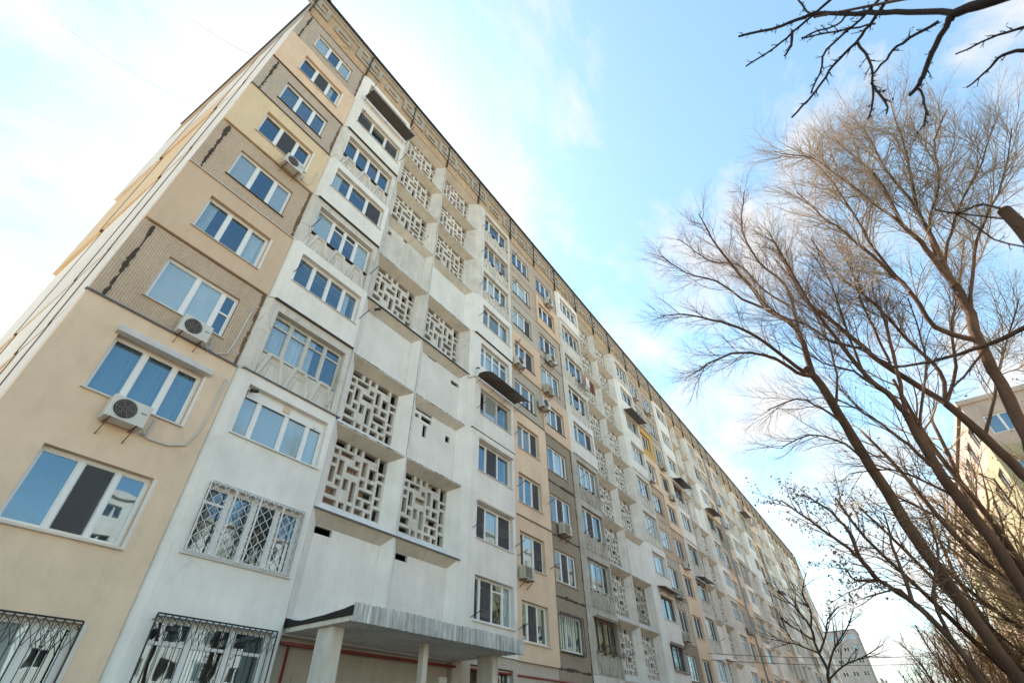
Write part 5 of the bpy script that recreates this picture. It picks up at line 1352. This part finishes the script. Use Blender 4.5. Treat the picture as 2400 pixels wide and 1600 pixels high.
overhang('FG3', 'sawn-off grey-brown stub with thin shoots at the right edge', (4.6, -16.6, 0), [(4.55, -16.5, 1.6), (4.3, -16.0, 2.6)], [(None, 0), (None, 2)], 10, 'bark')

# golden-brown thicket of young trees at the end of the lane
def thicket_proto(seed):
    r = random.Random(seed)
    b = MB(); tk = MB(); lf = MB()
    for s in range(7):
        a = r.uniform(0, 6.28)
        pts = [(0.5 * math.cos(a), 0.5 * math.sin(a), -0.1, 0.09)]
        q = Vector(pts[0][:3]); d = Vector((math.cos(a) * 0.35, math.sin(a) * 0.35, 1)).normalized()
        for k in range(5):
            q = q + d * r.uniform(1.1, 1.7); d = (d + rand_perp(d, r) * 0.2 + Vector((0, 0, 0.08))).normalized()
            pts.append((q.x, q.y, q.z, 0.08 * (1 - 0.16 * k)))
        sp = smooth_path(pts)
        tk.tube([x for x, _ in sp], [y for _, y in sp], 6)
        spread(b, sp, r, 0, [(0.30, 2.2, 45, 0.10, 0.024, 3, 5), (0.28, 0.95, 45, 0.05, 0.012, 3, 4), (0.22, 0.45, 45, 0, 0.008, 3, 2)], (lf, 1, 0.032))
    return tk.mesh('trunk', 'bark', True), b.mesh('crown', 'btwig'), lf.mesh('dry_leaves', 'gleaf')
protos = [thicket_proto(31), thicket_proto(32)]
SP = [(34, -19.5, 1.0), (30, -20.5, 0.9), (29, -18.6, 1.25), (24, -18.4, 1.4), (36, -20.5, 1.5), (40, -18.4, 1.6), (52, -14.6, 0.9), (57, -17.5, 1.0), (50, -18.8, 0.85), (63, -16.0, 1.1), (66, -20.0, 1.1), (72, -17.6, 1.15), (46, -17.0, 0.75), (80, -14.6, 1.1), (86, -18.8, 1.25), (95, -13.6, 1.15), (58, -20.6, 1.05), (40, -16.4, 0.7), (38, -18.6, 0.75), (104, -10.8, 1.1)]
for i, (x, y, s) in enumerate(SP):
    t = thing('thicket_tree', 'golden-brown leafless young tree massed at the end of the lane', 'tree', (x, y, 0), i * 1.7, 'brown thicket at the end of the lane')
    s *= 1.25; t.scale = (s, s, s)
    for nme, me in zip(('trunk', 'crown', 'dry_leaves'), protos[i % 2]):
        place(nme, me, t)

# ------------------------------------------------------------------ cables
def cable(p, q, sag, rad, label, m='black'):
    p, q = Vector(p), Vector(q)
    pts = []
    for i in range(17):
        t = i / 16
        w = p.lerp(q, t); w.z -= sag * 4 * t * (1 - t); pts.append(tuple(w))
    tag(MB().tube(pts, rad, 4).build('cable', m), label, 'cable')
cable((0.42, 5.6, 31.95), (-5.0, 24.3, 60.5), 0.3, 0.012, 'thin cable rising into the sky from the roof corner, right of the two')
cable((0.15, 11.0, 31.95), (-9.5, 24.0, 46.0), 0.5, 0.012, 'thin cable rising from the gable roof edge, left of the two', 'bluep')
cable((42.6, -0.2, 6.7), (75, -22.0, 8.6), 0.6, 0.02, 'upper of the two overhead wires from the second section to the thicket')
cable((42.6, -0.2, 6.3), (75, -22.5, 7.9), 0.6, 0.02, 'lower of the two overhead wires from the second section to the thicket')
